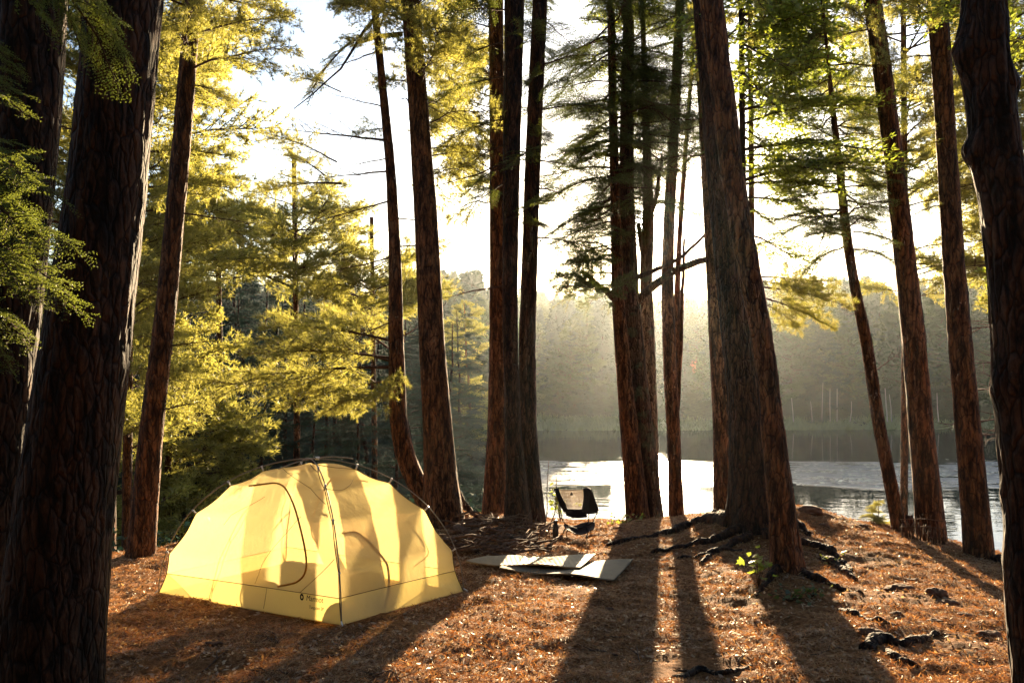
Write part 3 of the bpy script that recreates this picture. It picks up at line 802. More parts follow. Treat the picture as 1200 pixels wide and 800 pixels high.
def cr12(acc, line, rng):
    boughs(acc, line, 5.2, 7.4, 8, .8, 1.2, 'maple', 0, rng)
tree("pine_tree", "leaning trunk on a dark mossy mound in front of the massive trunk", [(833, 0, 28), (848, 120, 28), (860, 220, 27), (880, 330, 27), (893, 400, 26), (905, 500, 28), (914, 580, 30), (921, 650, 34), (925, 700, 42)], 7.05, M_bark, 76, 0.022, 0.010, 27, 0.7, 0.15,
     extra=ex12)

# T13 thin leaning one
def cr13(acc, line, rng):
    boughs(acc, line, 3.3, 6.4, 34, 1.0, .8, 'hemlock', 0, rng, (-.15, .3))
    for a, b, Y2 in [((985, 200), (905, 165), 9.6), ((987, 215), (900, 210), 10), ((988, 250), (900, 262), 10.4), ((990, 262), (945, 232), 9.2), ((986, 190), (1040, 215), 9.6),
                     ((995, 275), (930, 240), 10.6), ((1000, 272), (1050, 268), 9.4), ((982, 165), (930, 120), 10.2), ((980, 150), (1020, 120), 10.4), ((990, 240), (960, 275), 9.2), ((978, 120), (940, 90), 10), ((976, 105), (1000, 70), 10), ((988, 225), (1035, 250), 10.8)]:
        p = P(a[0], a[1], 10.0); q = P(b[0], b[1], Y2); put(acc, 'hemlock', 0, p, q - p, np.linalg.norm(q - p) * 1.1, rng, rng.normal(0, .3))
    for a, b, Y2 in [((1012, 365), (985, 362), 9.8), ((1010, 372), (990, 355), 9.7), ((1025, 435), (1058, 410), 9.8), ((1020, 440), (1010, 436), 9.9)]:
        p = P(a[0], a[1], 10); q = P(b[0], b[1], Y2); put(acc, 'dead', 0, p, q - p, np.linalg.norm(q - p), rng)
tree("hemlock_tree", "thin trunk leaning left against the lake, sparse crown", [(970, 70, 4), (975, 120, 6), (984, 200, 9), (991, 270, 11), (1002, 340, 12), (1015, 400, 14), (1030, 500, 15), (1050, 600, 16), (1054, 620, 18)], 10.0, M_bark, 26, 0.03, 0.004, 28, 0.25, top=1.5,
     crown=cr13, leafmat=M_hem)
tree("pine_tree", "straight trunk behind the low stick fence", [(1022, 0, 21), (1036, 100, 22), (1049, 200, 22), (1060, 300, 24), (1071, 400, 27), (1079, 500, 28), (1091, 618, 32)], 9.8, M_bark, 44, 0.03, 0.007, 29, 0.3,
     crown=lambda acc, line, rng: boughs(acc, line, 5.8, 8, 8, 1, 1.2, 'pine', 1, rng), leafmat=M_pine)
tree("pine_tree", "straight trunk at the lake edge, right of the low stick fence", [(1098, 0, 23), (1105, 100, 23), (1111, 200, 23), (1117, 300, 24), (1125, 400, 26), (1134, 500, 28), (1147, 642, 32)], 8.95, M_bark, 44, 0.03, 0.007, 30, 0.25,
     crown=lambda acc, line, rng: (boughs(acc, line, 5.4, 7.4, 8, .9, 1.2, 'pine', 0, rng), [put(acc, 'hemlock', 0, P(a, b, 8.95), np.array([-1, .1 * i, 0.05]), .35, rng) for i, (a, b) in enumerate([(1110, 240), (1110, 150), (1112, 165)])]), leafmat=M_pine)
tree("pine_tree", "dark knotted trunk with swollen burls at the right edge", [(1152, 0, 44), (1152, 60, 56), (1160, 110, 50), (1168, 200, 54), (1186, 270, 60), (1192, 330, 60), (1196, 400, 62), (1202, 500, 62), (1208, 600, 56), (1210, 680, 60), (1222, 800, 62), (1236, 950, 70)], 3.8, M_bark_dark, 140, 0.016, 0.013, 31, 0.3,
     lumps=[(float(P(0, 65, 3.8)[2]), math.pi, 0.10, 0.05), (float(P(0, 178, 3.8)[2]), math.pi, 0.07, 0.045), (float(P(0, 100, 3.8)[2]), 0, 0.06, 0.04), (float(P(0, 455, 3.8)[2]), math.pi, 0.09, 0.03)], top=3)

# ------------------------------------------------------------------ trees whose stem stands out of the frame or behind others
def offtree(name, label, pxl, Y, ptop, w, mat, leafmat, crown, seed, top=2.0, cat='tree', group=None):
    x = (pxl - 600) / FPX * Y; gz = float(ground_z(x, Y, False)[0])
    py0 = 412 + (CAM[2] - gz) / Y * FPX
    return tree(name, label, [(pxl, ptop, w * .7), (pxl + 3, (ptop + py0) / 2, w), (pxl, py0, w * 1.2)], Y, mat, 28, 0.05, 0.004, seed, 0.3, top=top, crown=crown, leafmat=leafmat, cat=cat, group=group)

def to(acc, kind, lod, a, Ya, b, Yb, rng, k=1.05, roll=0.2):
    p = P(a[0], a[1], Ya); q = P(b[0], b[1], Yb); put(acc, kind, lod, p, q - p, np.linalg.norm(q - p) * k, rng, rng.normal(0, roll))
def crnear(acc, line, rng):
    for a, b, yb in [((-60, 160), (95, 205), 3.9), ((-60, 190), (70, 245), 3.6), ((-60, 150), (60, 180), 3.3), ((-60, 240), (110, 260), 3.7), ((-60, 260), (90, 300), 3.4), ((-60, 300), (70, 330), 3.6),
                     ((-60, 330), (50, 370), 3.4), ((-60, 290), (115, 330), 3.9), ((-60, 350), (40, 415), 3.7), ((-60, 200), (40, 230), 3.2), ((-60, 20), (40, 60), 3.5), ((-60, 60), (30, 95), 3.3), ((-60, 270), (30, 290), 3.2)]:
        to(acc, 'hemlock', 0, a, 3.45, b, yb, rng, 1.0, 0.3)
    for a, b, yb in [((20, -60), (130, 50), 3.8), ((40, -60), (165, 95), 4.0), ((60, -70), (185, 60), 3.9), ((-20, -70), (100, 20), 3.6)]:
        to(acc, 'hemlock', 0, a, 3.6, b, yb, rng, 1.0, 0.3)
offtree("hemlock_tree", "nearest hemlock sprays reaching in from the left edge across the dark trunks", -75, 3.45, -150, 60, M_bark_dark, M_hem_lit, crnear, 41)

def crP(z0, z1, n, l0, l1, kind='pine', lod=1, elev=(-.1, .3), az=None):
    return lambda acc, line, rng: boughs(acc, line, z0, z1, n, l0, l1, kind, lod, rng, elev, az)
offtree("pine_tree", "broad sunlit pine filling the gap between the left trunks", 122, 14.5, -60, 12, M_bark, M_pine, crP(3.4, 11, 44, 2.9, 3.0, az=(0, 100)), 42)
offtree("pine_tree", "low sunlit pine showing its boughs behind the slim left trunk", 148, 12.6, -40, 10, M_bark, M_pine, crP(0.3, 9, 62, 1.5, 1.6), 43)
offtree("pine_tree", "sunlit pine with flat layered boughs left of the thin curved pine", 345, 19.0, 235, 8, M_bark, M_pine, crP(3.6, 5.7, 30, 3.0, 1.4), 44, top=1)
offtree("pine_tree", "sunlit pine whose top rises over the dark hemlocks, right of the slim left trunk", 255, 21.0, 235, 8, M_bark, M_pine, crP(4.0, 5.8, 28, 2.6, 1.4), 45, top=1)
offtree("pine_tree", "sunlit pine showing between the curved pine and the straight trunk beside it", 436, 20.0, 300, 7, M_bark, M_pine, crP(2.9, 4.3, 30, 2.2, 1.1), 46, top=1)
offtree("pine_tree", "tall thin pine behind the cluster of three, foliage hanging on its left", 585, 17.0, -80, 8, M_bark, M_pine, crP(5.2, 11.5, 46, 1.6, 1.7, az=(180, 100)), 47)
def crM(acc, line, rng):
    for a, b, yb in [((868, 20), (915, 60), 9.3), ((868, 60), (935, 110), 9.6), ((868, 0), (960, 25), 9.8), ((868, 80), (905, 130), 9.1), ((868, -20), (985, 70), 10.2), ((868, -10), (900, 10), 8.8), ((868, 20), (960, 80), 10.9), ((868, -20), (1000, 45), 10.6), ((868, 50), (925, 85), 9.0), ((868, -40), (950, 5), 9.0), ((868, 40), (985, 40), 10.8), ((868, 90), (940, 155), 10.4), ((868, -30), (1010, 10), 9.8), ((868, 30), (815, 75), 9.4), ((868, 0), (812, 30), 9.2)]:
        to(acc, 'maple', 0, a, 10.2, b, yb, rng)
    boughs(acc, line, 4.0, 7.5, 26, 1.7, 1.5, 'hemlock', 2, rng, (-.1, .35), (0, 60))
    for a, b, yb in [((868, 150), (925, 175), 9.8), ((868, 190), (940, 225), 10.6), ((868, 240), (930, 262), 9.9), ((868, 110), (945, 130), 10.8), ((868, 270), (950, 300), 10.9)]:
        to(acc, 'hemlock', 1, a, 10.2, b, yb, rng)
offtree("maple_tree", "leafy maple behind the massive trunk, leaves showing to its upper right", 868, 10.2, -60, 8, M_bark_dark, M_maple, crM, 48)
def crM2(acc, line, rng):
    for a, b, yb in [((1230, -40), (1070, 35), 8.6), ((1230, -50), (1110, 10), 7.6), ((1230, 0), (1120, 60), 8.9), ((1230, -90), (1030, -5), 8.6), ((1230, 10), (1150, 90), 8.4), ((1230, -20), (1130, 25), 7.4), ((1230, -30), (1085, 25), 8.0), ((1230, -60), (1060, 5), 8.2), ((1230, 330), (1165, 340), 8.0), ((1230, 350), (1150, 360), 8.4), ((1230, 20), (1180, 65), 7.2), ((1230, 320), (1155, 325), 7.6)]:
        to(acc, 'maple', 0, a, 8.0, b, yb, rng, 1.0)
offtree("maple_tree", "maple leaves hanging into the top right corner around the edge trunk", 1232, 8.0, -120, 10, M_bark_dark, M_maple, crM2, 49)
offtree("pine_tree", "sunlit pine boughs between the two rightmost trunks", 1245, 14.5, -60, 12, M_bark, M_pine,
        lambda acc, line, rng: (boughs(acc, line, 3.0, 8.5, 60, 1.9, 2.1, 'pine', 1, rng, (-.1, .2), (190, 60)),
                                [to(acc, 'dead', 0, (1240, y1), 14.5, (1135 - 10 * (i % 3), y1 + 12), 13.5, rng) for i, y1 in enumerate((270, 300, 375, 415, 450, 485, 500, 205))]), 50)
def crB(acc, line, rng):
    for a, b, yb in [((882, 335), (985, 370), 9.9), ((882, 345), (970, 395), 9.7), ((882, 330), (940, 350), 9.3), ((882, 350), (930, 392), 9.4), ((882, 325), (965, 350), 10.4)]:
        to(acc, 'pine', 0, a, 9.9, b, yb, rng, 1.0)
    boughs(acc, line, 5.5, 8, 10, 1, 1, 'pine', 1, rng)
offtree("pine_tree", "small pine hidden behind the massive trunk, lit bough reaching right over the lake", 878, 10.8, -60, 7, M_bark, M_pine, crB, 51)
def crC(acc, line, rng):
    boughs(acc, line, 3.0, 4.0, 8, 1.2, 1.3, 'pine', 1, rng, (-.15, .1))
    boughs(acc, line, 4.8, 11, 60, 1.7, 1.9, 'pine', 1, rng)
offtree("pine_tree", "sunlit pine at the water behind the straight trunk right of centre", 1058, 15.0, -60, 8, M_bark, M_pine, crC, 52)

# ------------------------------------------------------------------ woods: shared templates, 10 m tall
def conifer(kind, lod, nb, rng, z0=0.6, wid=2.3, shape=0.85):
    acc = Acc()
    for i in range(nb):
        u = (i + rng.random()) / nb; z = z0 + (9.9 - z0) * u
        l = wid * (1 - u) ** shape * rng.uniform(.65, 1.15) + 0.25
        a = rng.uniform(0, 2 * math.pi); e = rng.uniform(-.25, .05) + 0.55 * u
        put(acc, kind, lod, (0, 0, z), (math.cos(a) * math.cos(e), math.sin(a) * math.cos(e), math.sin(e)), l, rng, rng.normal(0, .45))
    return acc
def broad(lod, nb, rng, z0=2.6):
    acc = Acc()
    for i in range(nb):
        u = (i + rng.random()) / nb; z = z0 + (8.6 - z0) * u
        l = 2.6 * math.sqrt(max(0.05, 1 - (2 * u - .75) ** 2 * .7)) * rng.uniform(.6, 1.1)
        a = rng.uniform(0, 2 * math.pi); e = rng.uniform(-.1, .7) * (0.4 + u)
        put(acc, 'maple', lod, (0, 0, z), (math.cos(a) * math.cos(e), math.sin(a) * math.cos(e), math.sin(e)), l, rng, rng.normal(0, .5))
    return acc
def stem(rng, r=0.14, h=9.8):
    acc = Acc(); z = np.linspace(-.6, h, 14)
    w = np.cumsum(rng.normal(0, .05, (14, 2)), 0)
    tube(acc, np.stack([w[:, 0] - w[1, 0], w[:, 1] - w[1, 1], z], 1), np.linspace(r, .02, 14), 8, 0)
    return acc

def meshes(acc, name, mats, smooth=(0,)):
    V, F, M = acc.arrays(); return make_mesh(name, V, F, M, mats, smooth)
r_ = np.random.default_rng(77)
MID = {'hemlock': [], 'pine': []}
for i in range(3):
    MID['hemlock'].append((meshes(stem(r_, .13), "trunk", [M_bark_dark], True), meshes(conifer('hemlock', 1, 85, r_, .3, 2.8), "crown", [M_twig, M_hemshade])))
for i in range(2):
    MID['pine'].append((meshes(stem(r_, .13), "trunk", [M_bark], True), meshes(conifer('pine', 2, 75, r_, 1.0, 2.8, .6), "crown", [M_twig, M_pine])))

def wood_tree(kind, px, Y, ytop, name, label, group, rng):
    x = (px - 600) / FPX * Y; gz = float(ground_z(x, Y, False)[0])
    top = float(P(px, ytop, Y)[2]); s = (top - gz) / 10.0
    root = thing(name, (x, Y, gz), label, 'tree', group)
    root.rotation_euler = (0, 0, rng.uniform(0, 6.28)); root.scale = (s * rng.uniform(1.0, 1.2),) * 2 + (s,)
    tm, cm = MID[kind][rng.integers(0, len(MID[kind]))]
    for nm, me in (("trunk", tm), ("crown", cm)):
        c = bpy.data.objects.new(nm, me); COL.objects.link(c); c.parent = root
    return root
rw = np.random.default_rng(5)
dark = [(150, 18, 470), (205, 19, 430), (250, 17.5, 440), (305, 18.5, 420), (360, 20, 430), (415, 19, 440), (465, 21, 440),
        (130, 23, 390), (185, 24, 360), (235, 23, 370), (285, 25, 350), (335, 24, 345), (385, 25, 370), (430, 24, 380), (478, 26, 390), (515, 27, 420),
        (110, 30, 350), (170, 31, 330), (225, 32, 330), (280, 31, 320), (330, 33, 330), (385, 32, 345), (440, 34, 365), (495, 34, 375), (535, 35, 385),
        (90, 42, 320), (150, 41, 300), (300, 44, 300), (350, 43, 320), (410, 43, 340), (470, 46, 350), (510, 48, 372), (545, 50, 365),
        (20, 22, 380), (70, 20, 400), (40, 34, 330)]
for px, Y, yt in dark:
    wood_tree('hemlock', px + rw.uniform(-8, 8), Y + rw.uniform(-.8, .8), yt + rw.uniform(-12, 12), "hemlock_tree", "dark hemlock in the dense shaded wood behind the tent", "hemlocks of the dark wood behind the tent", rw)
wood_tree('hemlock', 275, 52, 222, "hemlock_tree", "tall greyish tree whose top stands highest above the wood behind the tent", None, rw)
for px, Y, yt, lb in [(205, 16.5, 300, "yellow-lit pine just right of the slim left trunk, before the dark wood"), (120, 16, 250, "yellow-lit pine in the gap left of the slim left trunk"),
                      (545, 60, 352, "pale tree seen between the flared brown trunk and the cluster of three")]:
    wood_tree('pine', px, Y, yt, "pine_tree", lb, None, rw)

# far shore
FAR = [meshes(conifer('hemlock', 3, 46, r_, .8, 2.2), "far_conifer", [M_twig, M_far]), meshes(conifer('pine', 3, 40, r_, 2.0, 2.4, .5), "far_pine", [M_twig, M_far_light]),
       meshes(conifer('hemlock', 3, 40, r_, 1.5, 1.7), "far_conifer", [M_twig, M_far]), meshes(broad(3, 34, r_), "far_broadleaf", [M_twig, M_far_light]),
       meshes(broad(3, 30, r_, 3.5), "far_broadleaf", [M_twig, M_far_light])]
for me in FAR:
    n = len(me.vertices); c = np.empty(n * 3, np.float32); me.vertices.foreach_get("co", c); soft_attr(me, soft_n(c.reshape(-1, 3).astype(float)))
SOFTN = []
def farpos(D, xs):
    y = D + 0.0006 * xs * xs + rw.uniform(-1.8, 1.8, len(xs)); return y
cnt = 0
mass = Acc()
def cloud_tree(conic, n, rng):
    u = rng.random(n) ** 1.3; z = (0.6 + 9.3 * u) if conic else (2.4 + 7 * rng.random(n))
    tier = 0.75 + 0.25 * np.sin(z * 7 + rng.uniform(0, 6))
    w = 2.4 * (1 - u) ** .8 * tier + .1 if conic else 2.6 * np.sqrt(np.clip(1 - ((z - 5.6) / 3.9) ** 2, .02, 1)) * (.6 + .6 * noise3(z * .8, u * 0, 0, 3))
    a = rng.uniform(0, 2 * math.pi, n); w = w * (0.7 + 0.5 * noise3(np.cos(a) * 1.6, np.sin(a) * 1.6, z * .8, int(rng.integers(99)))); r = w * np.sqrt(rng.random(n))
    c = np.stack([r * np.cos(a), r * np.sin(a), z - .18 * r], 1)
    d = np.stack([np.cos(a), np.sin(a), rng.normal(-.2, .4, n)], 1) + rng.normal(0, .5, (n, 3)); s_ = np.cross(d, rng.normal(size=(n, 3))); s_ /= np.linalg.norm(s_, axis=1)[:, None]
    L = rng.uniform(.22, .46, n)[:, None]
    V = np.stack([c, c + d * L + s_ * L * .28, c + d * L - s_ * L * .28], 1).reshape(-1, 3)
    acc = Acc(); acc.add(V, np.arange(n * 3).reshape(-1, 3), 1); tube(acc, [(0, 0, -.5), (0, 0, 9)], [.14, .03], 5, 0); return acc.arrays()
CLOUD = [cloud_tree(i < 4, 5200, r_) for i in range(6)]
CLOUDN = [soft_n(q[0]) for q in CLOUD]
for D, h in [(86, 8.0), (90, 9), (95, 9.5), (100, 10), (106, 10), (113, 10.5), (121, 11), (130, 11), (140, 11), (151, 11), (162, 12), (174, 12), (186, 12), (198, 12), (212, 12), (228, 12)]:
    w = D * 0.72
    thingrow = D <= 113
    x0, x1 = (-0.12 * D, 0.66 * D) if thingrow else (-w, w)
    stp = 2.9 if D < 100 else 3.6 if thingrow else 4.2
    xs = np.arange(x0, x1, stp); xs = xs + rw.uniform(-1.0, 1.0, len(xs))
    ys = farpos(D, xs); zs = ground_z(xs, ys, False)
    for x, y, z in zip(xs, ys, zs):
        right = np.clip((x / y - 0.26) / 0.08, 0, 1)
        hh = h * (1.0 + 0.22 * right) * rw.uniform(.72, 1.2) * (1.25 if x / y < -.03 else 1)
        x53 = x - 0.182 * (y - 53.0)               # trees cut low here on purpose so the sun reaches the water
        if 1.5 < x53 < 14.5:
            hh = min(hh, (WATER + 0.151 * (y - 53) * .97 - z) * rw.uniform(.85, 1.0))
            if hh < 1.5: continue
        k = rw.choice([0, 0, 1, 2, 2, 3, 4, 4])
        if thingrow:
            o = bpy.data.objects.new("shore_tree", FAR[k]); COL.objects.link(o)
            o.location = (x, y, z); o.rotation_euler = (0, 0, rw.uniform(0, 6.28)); s = hh / 10; o.scale = (s * rw.uniform(1, 1.35),) * 2 + (s,)
            tag(o, "hazy green tree in the dense wood along the far shore", 'tree', "trees along the far shore"); cnt += 1
        else:
            ci = rw.integers(0, 6); V_, F_, M_ = CLOUD[ci]; M_ = np.where((M_ == 1) & ((ci > 3) | (ci == 1)), 2, M_); a = rw.uniform(0, 6.28); s = hh / 10
            R = np.array([[math.cos(a), -math.sin(a), 0], [math.sin(a), math.cos(a), 0], [0, 0, 1]]) * s
            SOFTN.append(CLOUDN[ci] @ (R.T / s))
            mass.add(V_ @ R.T + np.array([x, y, z]), F_, M_)
print("shore trees", cnt)
o = mass.build("distant_forest", [M_twig, M_far, M_far_light], smooth=False)
soft_attr(o.data, np.concatenate(SOFTN))
tag(o, "hazy wooded hillside rising beyond the far shore", 'forest', kind='stuff')
# pale birch stems along the far shore
for px, y0, y1, wpx in [(963, 492, 448, 1.2), (973, 492, 455, 1.5), (981, 490, 455, 1.5), (952, 492, 470, 1.2), (1040, 492, 455, 1.6), (1045, 492, 462, 1.2), (996, 490, 470, 1.2), (1100, 492, 460, 1.3), (930, 492, 466, 1.2)]:
    a = P(px, 494, 83.5); b = P(px - 2 + rw.uniform(-2, 4), y1, 83.5)
    acc = Acc(); tube(acc, [a, (a + b) / 2 + rw.normal(0, .05, 3), b], [wpx / FPX * 34, wpx / FPX * 30, wpx / FPX * 16], 6)
    tag(acc.build("birch_trunk", [mat_simple("birch_bark", (.34, .32, .28), .85) if 'birch_bark' not in bpy.data.materials else bpy.data.materials['birch_bark']], None, a),
        "slender pale birch stem standing before the dark far wood", 'birch', "birch stems on the far shore")
# marsh plants at the foot of the far wood
acc = Acc(); n = 9000
xs = rw.uniform(-20, 62, n); ys = 82.0 + 0.0006 * xs * xs + rw.uniform(-1.2, 3.5, n); zs = np.maximum(ground_z(xs, ys, False), WATER - .1)
hh = rw.uniform(.25, .9, n) * (0.2 + 1.6 * fbm(xs * .3, ys * .6, 0, 9, 3) ** 1.5)
b0 = np.stack([xs, ys, zs], 1); dx = rw.normal(0, .25, (n, 3)); dx[:, 2] = 0
Vm = np.stack([b0 - [.12, 0, 0], b0 + [.12, 0, 0], b0 + dx + np.stack([0 * hh, 0 * hh, hh], 1)], 1)
acc.add(Vm.reshape(-1, 3), np.arange(n * 3).reshape(-1, 3))
tag(acc.build("marsh_grass", [mat_leaf("marsh", (.06, .10, .03), (.12, .16, .05), (.12, .16, .03), (.2, .25, .05), .4)], smooth=False), "pale green marsh plants fringing the far shore", 'grass', kind='stuff')

# understory on the near bank
acc = Acc()
n = 5200
ys = rw.uniform(10.5, 34, n); xs = (rw.uniform(100, 585, n) - 600) / FPX * ys; zs = ground_z(xs, ys, False)
ye = np.interp(xs, _ex, _ey); ok = (ys > ye + 0.6) & (zs > WATER + .25); xs, ys, zs = xs[ok], ys[ok], zs[ok]
pos = np.stack([xs, ys, zs + rw.uniform(0.05, .5, len(xs))], 1)
leaf_cluster(acc, pos, rw, 3, .13, 0, .6)
tag(acc.build("undergrowth", [M_hemshade], smooth=False), "low dark leafy undergrowth on the bank behind the tent", 'undergrowth', kind='stuff')

# lily pads floating in the band across the lake
acc = Acc(); n = 5200
ys = rw.uniform(45, 62, n); xs = rw.uniform(-3, 50, n)
cl = fbm(xs * .12, ys * .5, 0, 91, 3); ok = (np.abs(ys - 53.5 + 1.5 * np.sin(xs * .1)) < 4.2 + 6 * (cl - .5)) & (fbm(xs * .5, ys * 1.2, 0, 95, 2) > .42)
xs, ys = xs[ok], ys[ok]; n = len(xs); th = np.linspace(0, 2 * math.pi, 9, endpoint=False); rr = rw.uniform(.07, .16, n)
tl = rw.normal(0, .06, (n, 2))
X = xs[:, None] + rr[:, None] * np.cos(th); Y_ = ys[:, None] + rr[:, None] * np.sin(th)
Z = WATER + .02 + (X - xs[:, None]) * tl[:, :1] + (Y_ - ys[:, None]) * tl[:, 1:]
Vl = np.concatenate([np.stack([X, Y_, Z], 2), np.stack([xs, ys, np.full(n, WATER + .015)], 1)[:, None]], 1).reshape(-1, 3)
b = (np.arange(n) * 10)[:, None]; j = np.arange(8)
acc.add(Vl, np.stack([b + j, b + j + 1, b + 9 + 0 * j], 2).reshape(-1, 3))
tag(acc.build("lily_pads", [mat_simple("lily_pad", (.10, .14, .05), .28, 0, .3, 3)], smooth=False), "floating lily pads glinting in a pale band across the lake", 'lily pads', kind='stuff')

wacc = Acc(); rb = np.random.default_rng(99)  # unseen trees behind and beside the camera, added to shut out sky light
for i in range(120):
    a = rb.uniform(math.radians(172), math.radians(368)); r = rb.uniform(5.5, 26); x, y = r * math.cos(a) * 1.1, r * math.sin(a) - 1.5
    if y > -3.5 and abs(x) < 9: continue
    V_, F_, M_ = (q[:] for q in CLOUD[rb.integers(0, 6)]); F_ = F_[::2]; M_ = M_[::2]; s_ = rb.uniform(1.1, 1.7); z = float(ground_z(x, y, False)[0])
    wacc.add(V_ * s_ + np.array([x, y, z]), F_, M_)
tag(wacc.build("woods", [M_twig, M_hemshade], smooth=False), "unseen dark wood round the near side of the camp, added to block sky light", 'wood', kind='stuff')

# ------------------------------------------------------------------ haze
m, t, out = newmat("haze")
pv = t.nodes.new("ShaderNodeVolumePrincipled")
pv.inputs['Color'].default_value = (0.84, 0.92, 0.99, 1)
pv.inputs['Density'].default_value = HAZE
pv.inputs['Anisotropy'].default_value = 0.8
t.links.new(pv.outputs[0], out.inputs['Volume'])
acc = Acc(); box(acc, (0, 170, 15), (450, 280, 25))
o = acc.build("haze", [m], smooth=False)
tag(o, "thin warm evening haze over the lake", 'haze', kind='stuff')

# ------------------------------------------------------------------ camp objects
def G(px, py, y0=4.0, y1=16.0):
    """point where the sight line of a photo pixel meets the ground"""
    ys = np.linspace(y0, y1, 600); pts = np.array([P(px, py, y) for y in ys])
    gz = ground_z(pts[:, 0], pts[:, 1]); k = np.argmax(pts[:, 2] <= gz)
    return np.array([pts[k, 0], pts[k, 1], gz[k]])

# --- tent
def mat_fabric(name, dcol, tcol, transp, tf, rough=0.5, wr=14):
    m, t, out = newmat(name)
    n = nz(t, wr, 3, 0.6, (1, 1, .6)); n2 = nz(t, 500, 1)
    b = bump(t, mth(t, 'ADD', n, mth(t, 'MULTIPLY', n2, .02)), 0.45, 0.02)
    d = t.nodes.new("ShaderNodeBsdfDiffuse"); d.inputs[0].default_value = (*dcol, 1); t.links.new(b, d.inputs['Normal'])
    tr = t.nodes.new("ShaderNodeBsdfTranslucent"); tr.inputs[0].default_value = (*tcol, 1); t.links.new(b, tr.inputs['Normal'])
    mx = t.nodes.new("ShaderNodeMixShader"); mx.inputs[0].default_value = tf
    t.links.new(d.outputs[0], mx.inputs[1]); t.links.new(tr.outputs[0], mx.inputs[2])
    g = t.nodes.new("ShaderNodeBsdfGlossy"); g.inputs['Roughness'].default_value = rough; t.links.new(b, g.inputs['Normal'])
    m2 = t.nodes.new("ShaderNodeMixShader"); m2.inputs[0].default_value = 0.05
    t.links.new(mx.outputs[0], m2.inputs[1]); t.links.new(g.outputs[0], m2.inputs[2])
    tp = t.nodes.new("ShaderNodeBsdfTransparent"); tp.inputs[0].default_value = (1, .9, .66, 1)
    m3 = t.nodes.new("ShaderNodeMixShader"); m3.inputs[0].default_value = transp
    t.links.new(m2.outputs[0], m3.inputs[1]); t.links.new(tp.outputs[0], m3.inputs[2])
    t.links.new(m3.outputs[0], out.inputs['Surface'])
    return m
M_canopy = mat_fabric("tent_canopy", (0.80, 0.60, 0.32), (1.0, 0.86, 0.50), 0.48, 0.78)
M_tub = mat_fabric("tent_floor_fabric", (0.66, 0.54, 0.22), (0.95, 0.82, 0.36), 0.20, 0.6, 0.35, 9)
M_seam = mat_simple("seam_tape", (0.10, 0.065, 0.03), .6)
M_zip = mat_simple("zip_tape", (0.50, 0.22, 0.03), .6)
M_pole = mat_simple("pole_metal", (0.26, 0.22, 0.17), .6, .3, .05)
M_clip = mat_simple("clip_plastic", (0.75, 0.72, 0.66), .4, 0, .05)
M_black = mat_simple("black_fabric", (0.018, 0.016, 0.017), .75, 0, .2, 60)
M_print = mat_simple("printed_ink", (0.02, 0.018, 0.02), .7)

cN, cL, cR = [P(*c) for c in [(400, 731, 6.1), (186, 696, 7.4), (543, 691, 7.2)]]
cF = cL + cR - cN
for c in (cN, cL, cR, cF): c[2] = max(float(ground_z(c[0], c[1])[0]) + .012, -9)
cC = (cN + cL + cR + cF) / 4
peak = P(372, 537, cC[1]); HT = peak[2] - cC[2]
tent = thing("dome_tent", cC, "yellow translucent dome tent glowing with light, pitched without its fly", "tent")
def pole_pt(A, ph, k=1.0):
    s, h = math.cos(ph), math.sin(ph)
    p = cC + (A - cC) * s; p = p.copy(); p[2] += HT * h; return p
CL = [0.0, 0.32, 0.68, 1.0, 1.25, math.pi / 2]
def fab_pt(A, ph):
    s, h = math.cos(ph), math.sin(ph)
    k = np.interp(ph, CL, range(len(CL))); f = abs(math.sin(k * math.pi)) * 0.030
    q = 1 - 0.035 * min(1, h * 2) - f
    p = cC + (A - cC) * s * q; p = p.copy(); p[2] = (cC[2] + (A[2] - cC[2]) * s) + HT * h * (0.965 - f * .7)
    return p
def face_pt(A, B, ph, e, brow=False, out=0.0):
    a, b = fab_pt(A, ph), fab_pt(B, ph); p = a * (1 - e) + b * e
    nrm = (A + B) / 2 - cC; nrm[2] = 0; nrm = unit(nrm)
    sg = math.sin(math.pi * e)
    off = -0.035 * sg * math.sin(min(ph * 2, math.pi / 2) ) * math.cos(ph) ** .5
    if brow:
        bu = math.exp(-((ph - 1.30) / 0.17) ** 2); off += 0.09 * sg * bu; p = p + np.array([0, 0, 0.03 * sg * bu])
    p = p + nrm * (off + out)
    if out: p = p + np.array([0, 0, out * .4])
    return p
PH0 = math.asin(0.185 / (HT * .95))
def face_grid(acc, A, B, ph0, ph1, nu, nv, brow, m=0):
    V = [face_pt(A, B, ph, e, brow) for ph in np.linspace(ph0, ph1, nu) for e in np.linspace(0, 1, nv)]
    acc.add(np.array(V), grid_faces(nu, nv), m)
can = Acc(); tub = Acc()
for A, B, br in [(cL, cN, True), (cN, cR, False), (cR, cF, True), (cF, cL, False)]:
    face_grid(can, A, B, PH0, math.pi / 2 - .001, 44, 30, br)
    face_grid(tub, A, B, 0, PH0, 8, 30, br)
nf = 14
Vf = np.array([(cL * (1 - u) + cN * u) * (1 - v) + (cF * (1 - u) + cR * u) * v for u in np.linspace(0, 1, nf) for v in np.linspace(0, 1, nf)]); Vf[:, 2] += 0.008
tub.add(Vf, grid_faces(nf, nf))
can.build("canopy", [M_canopy], tent, cC); tub.build("floor_tub", [M_tub], tent, cC)
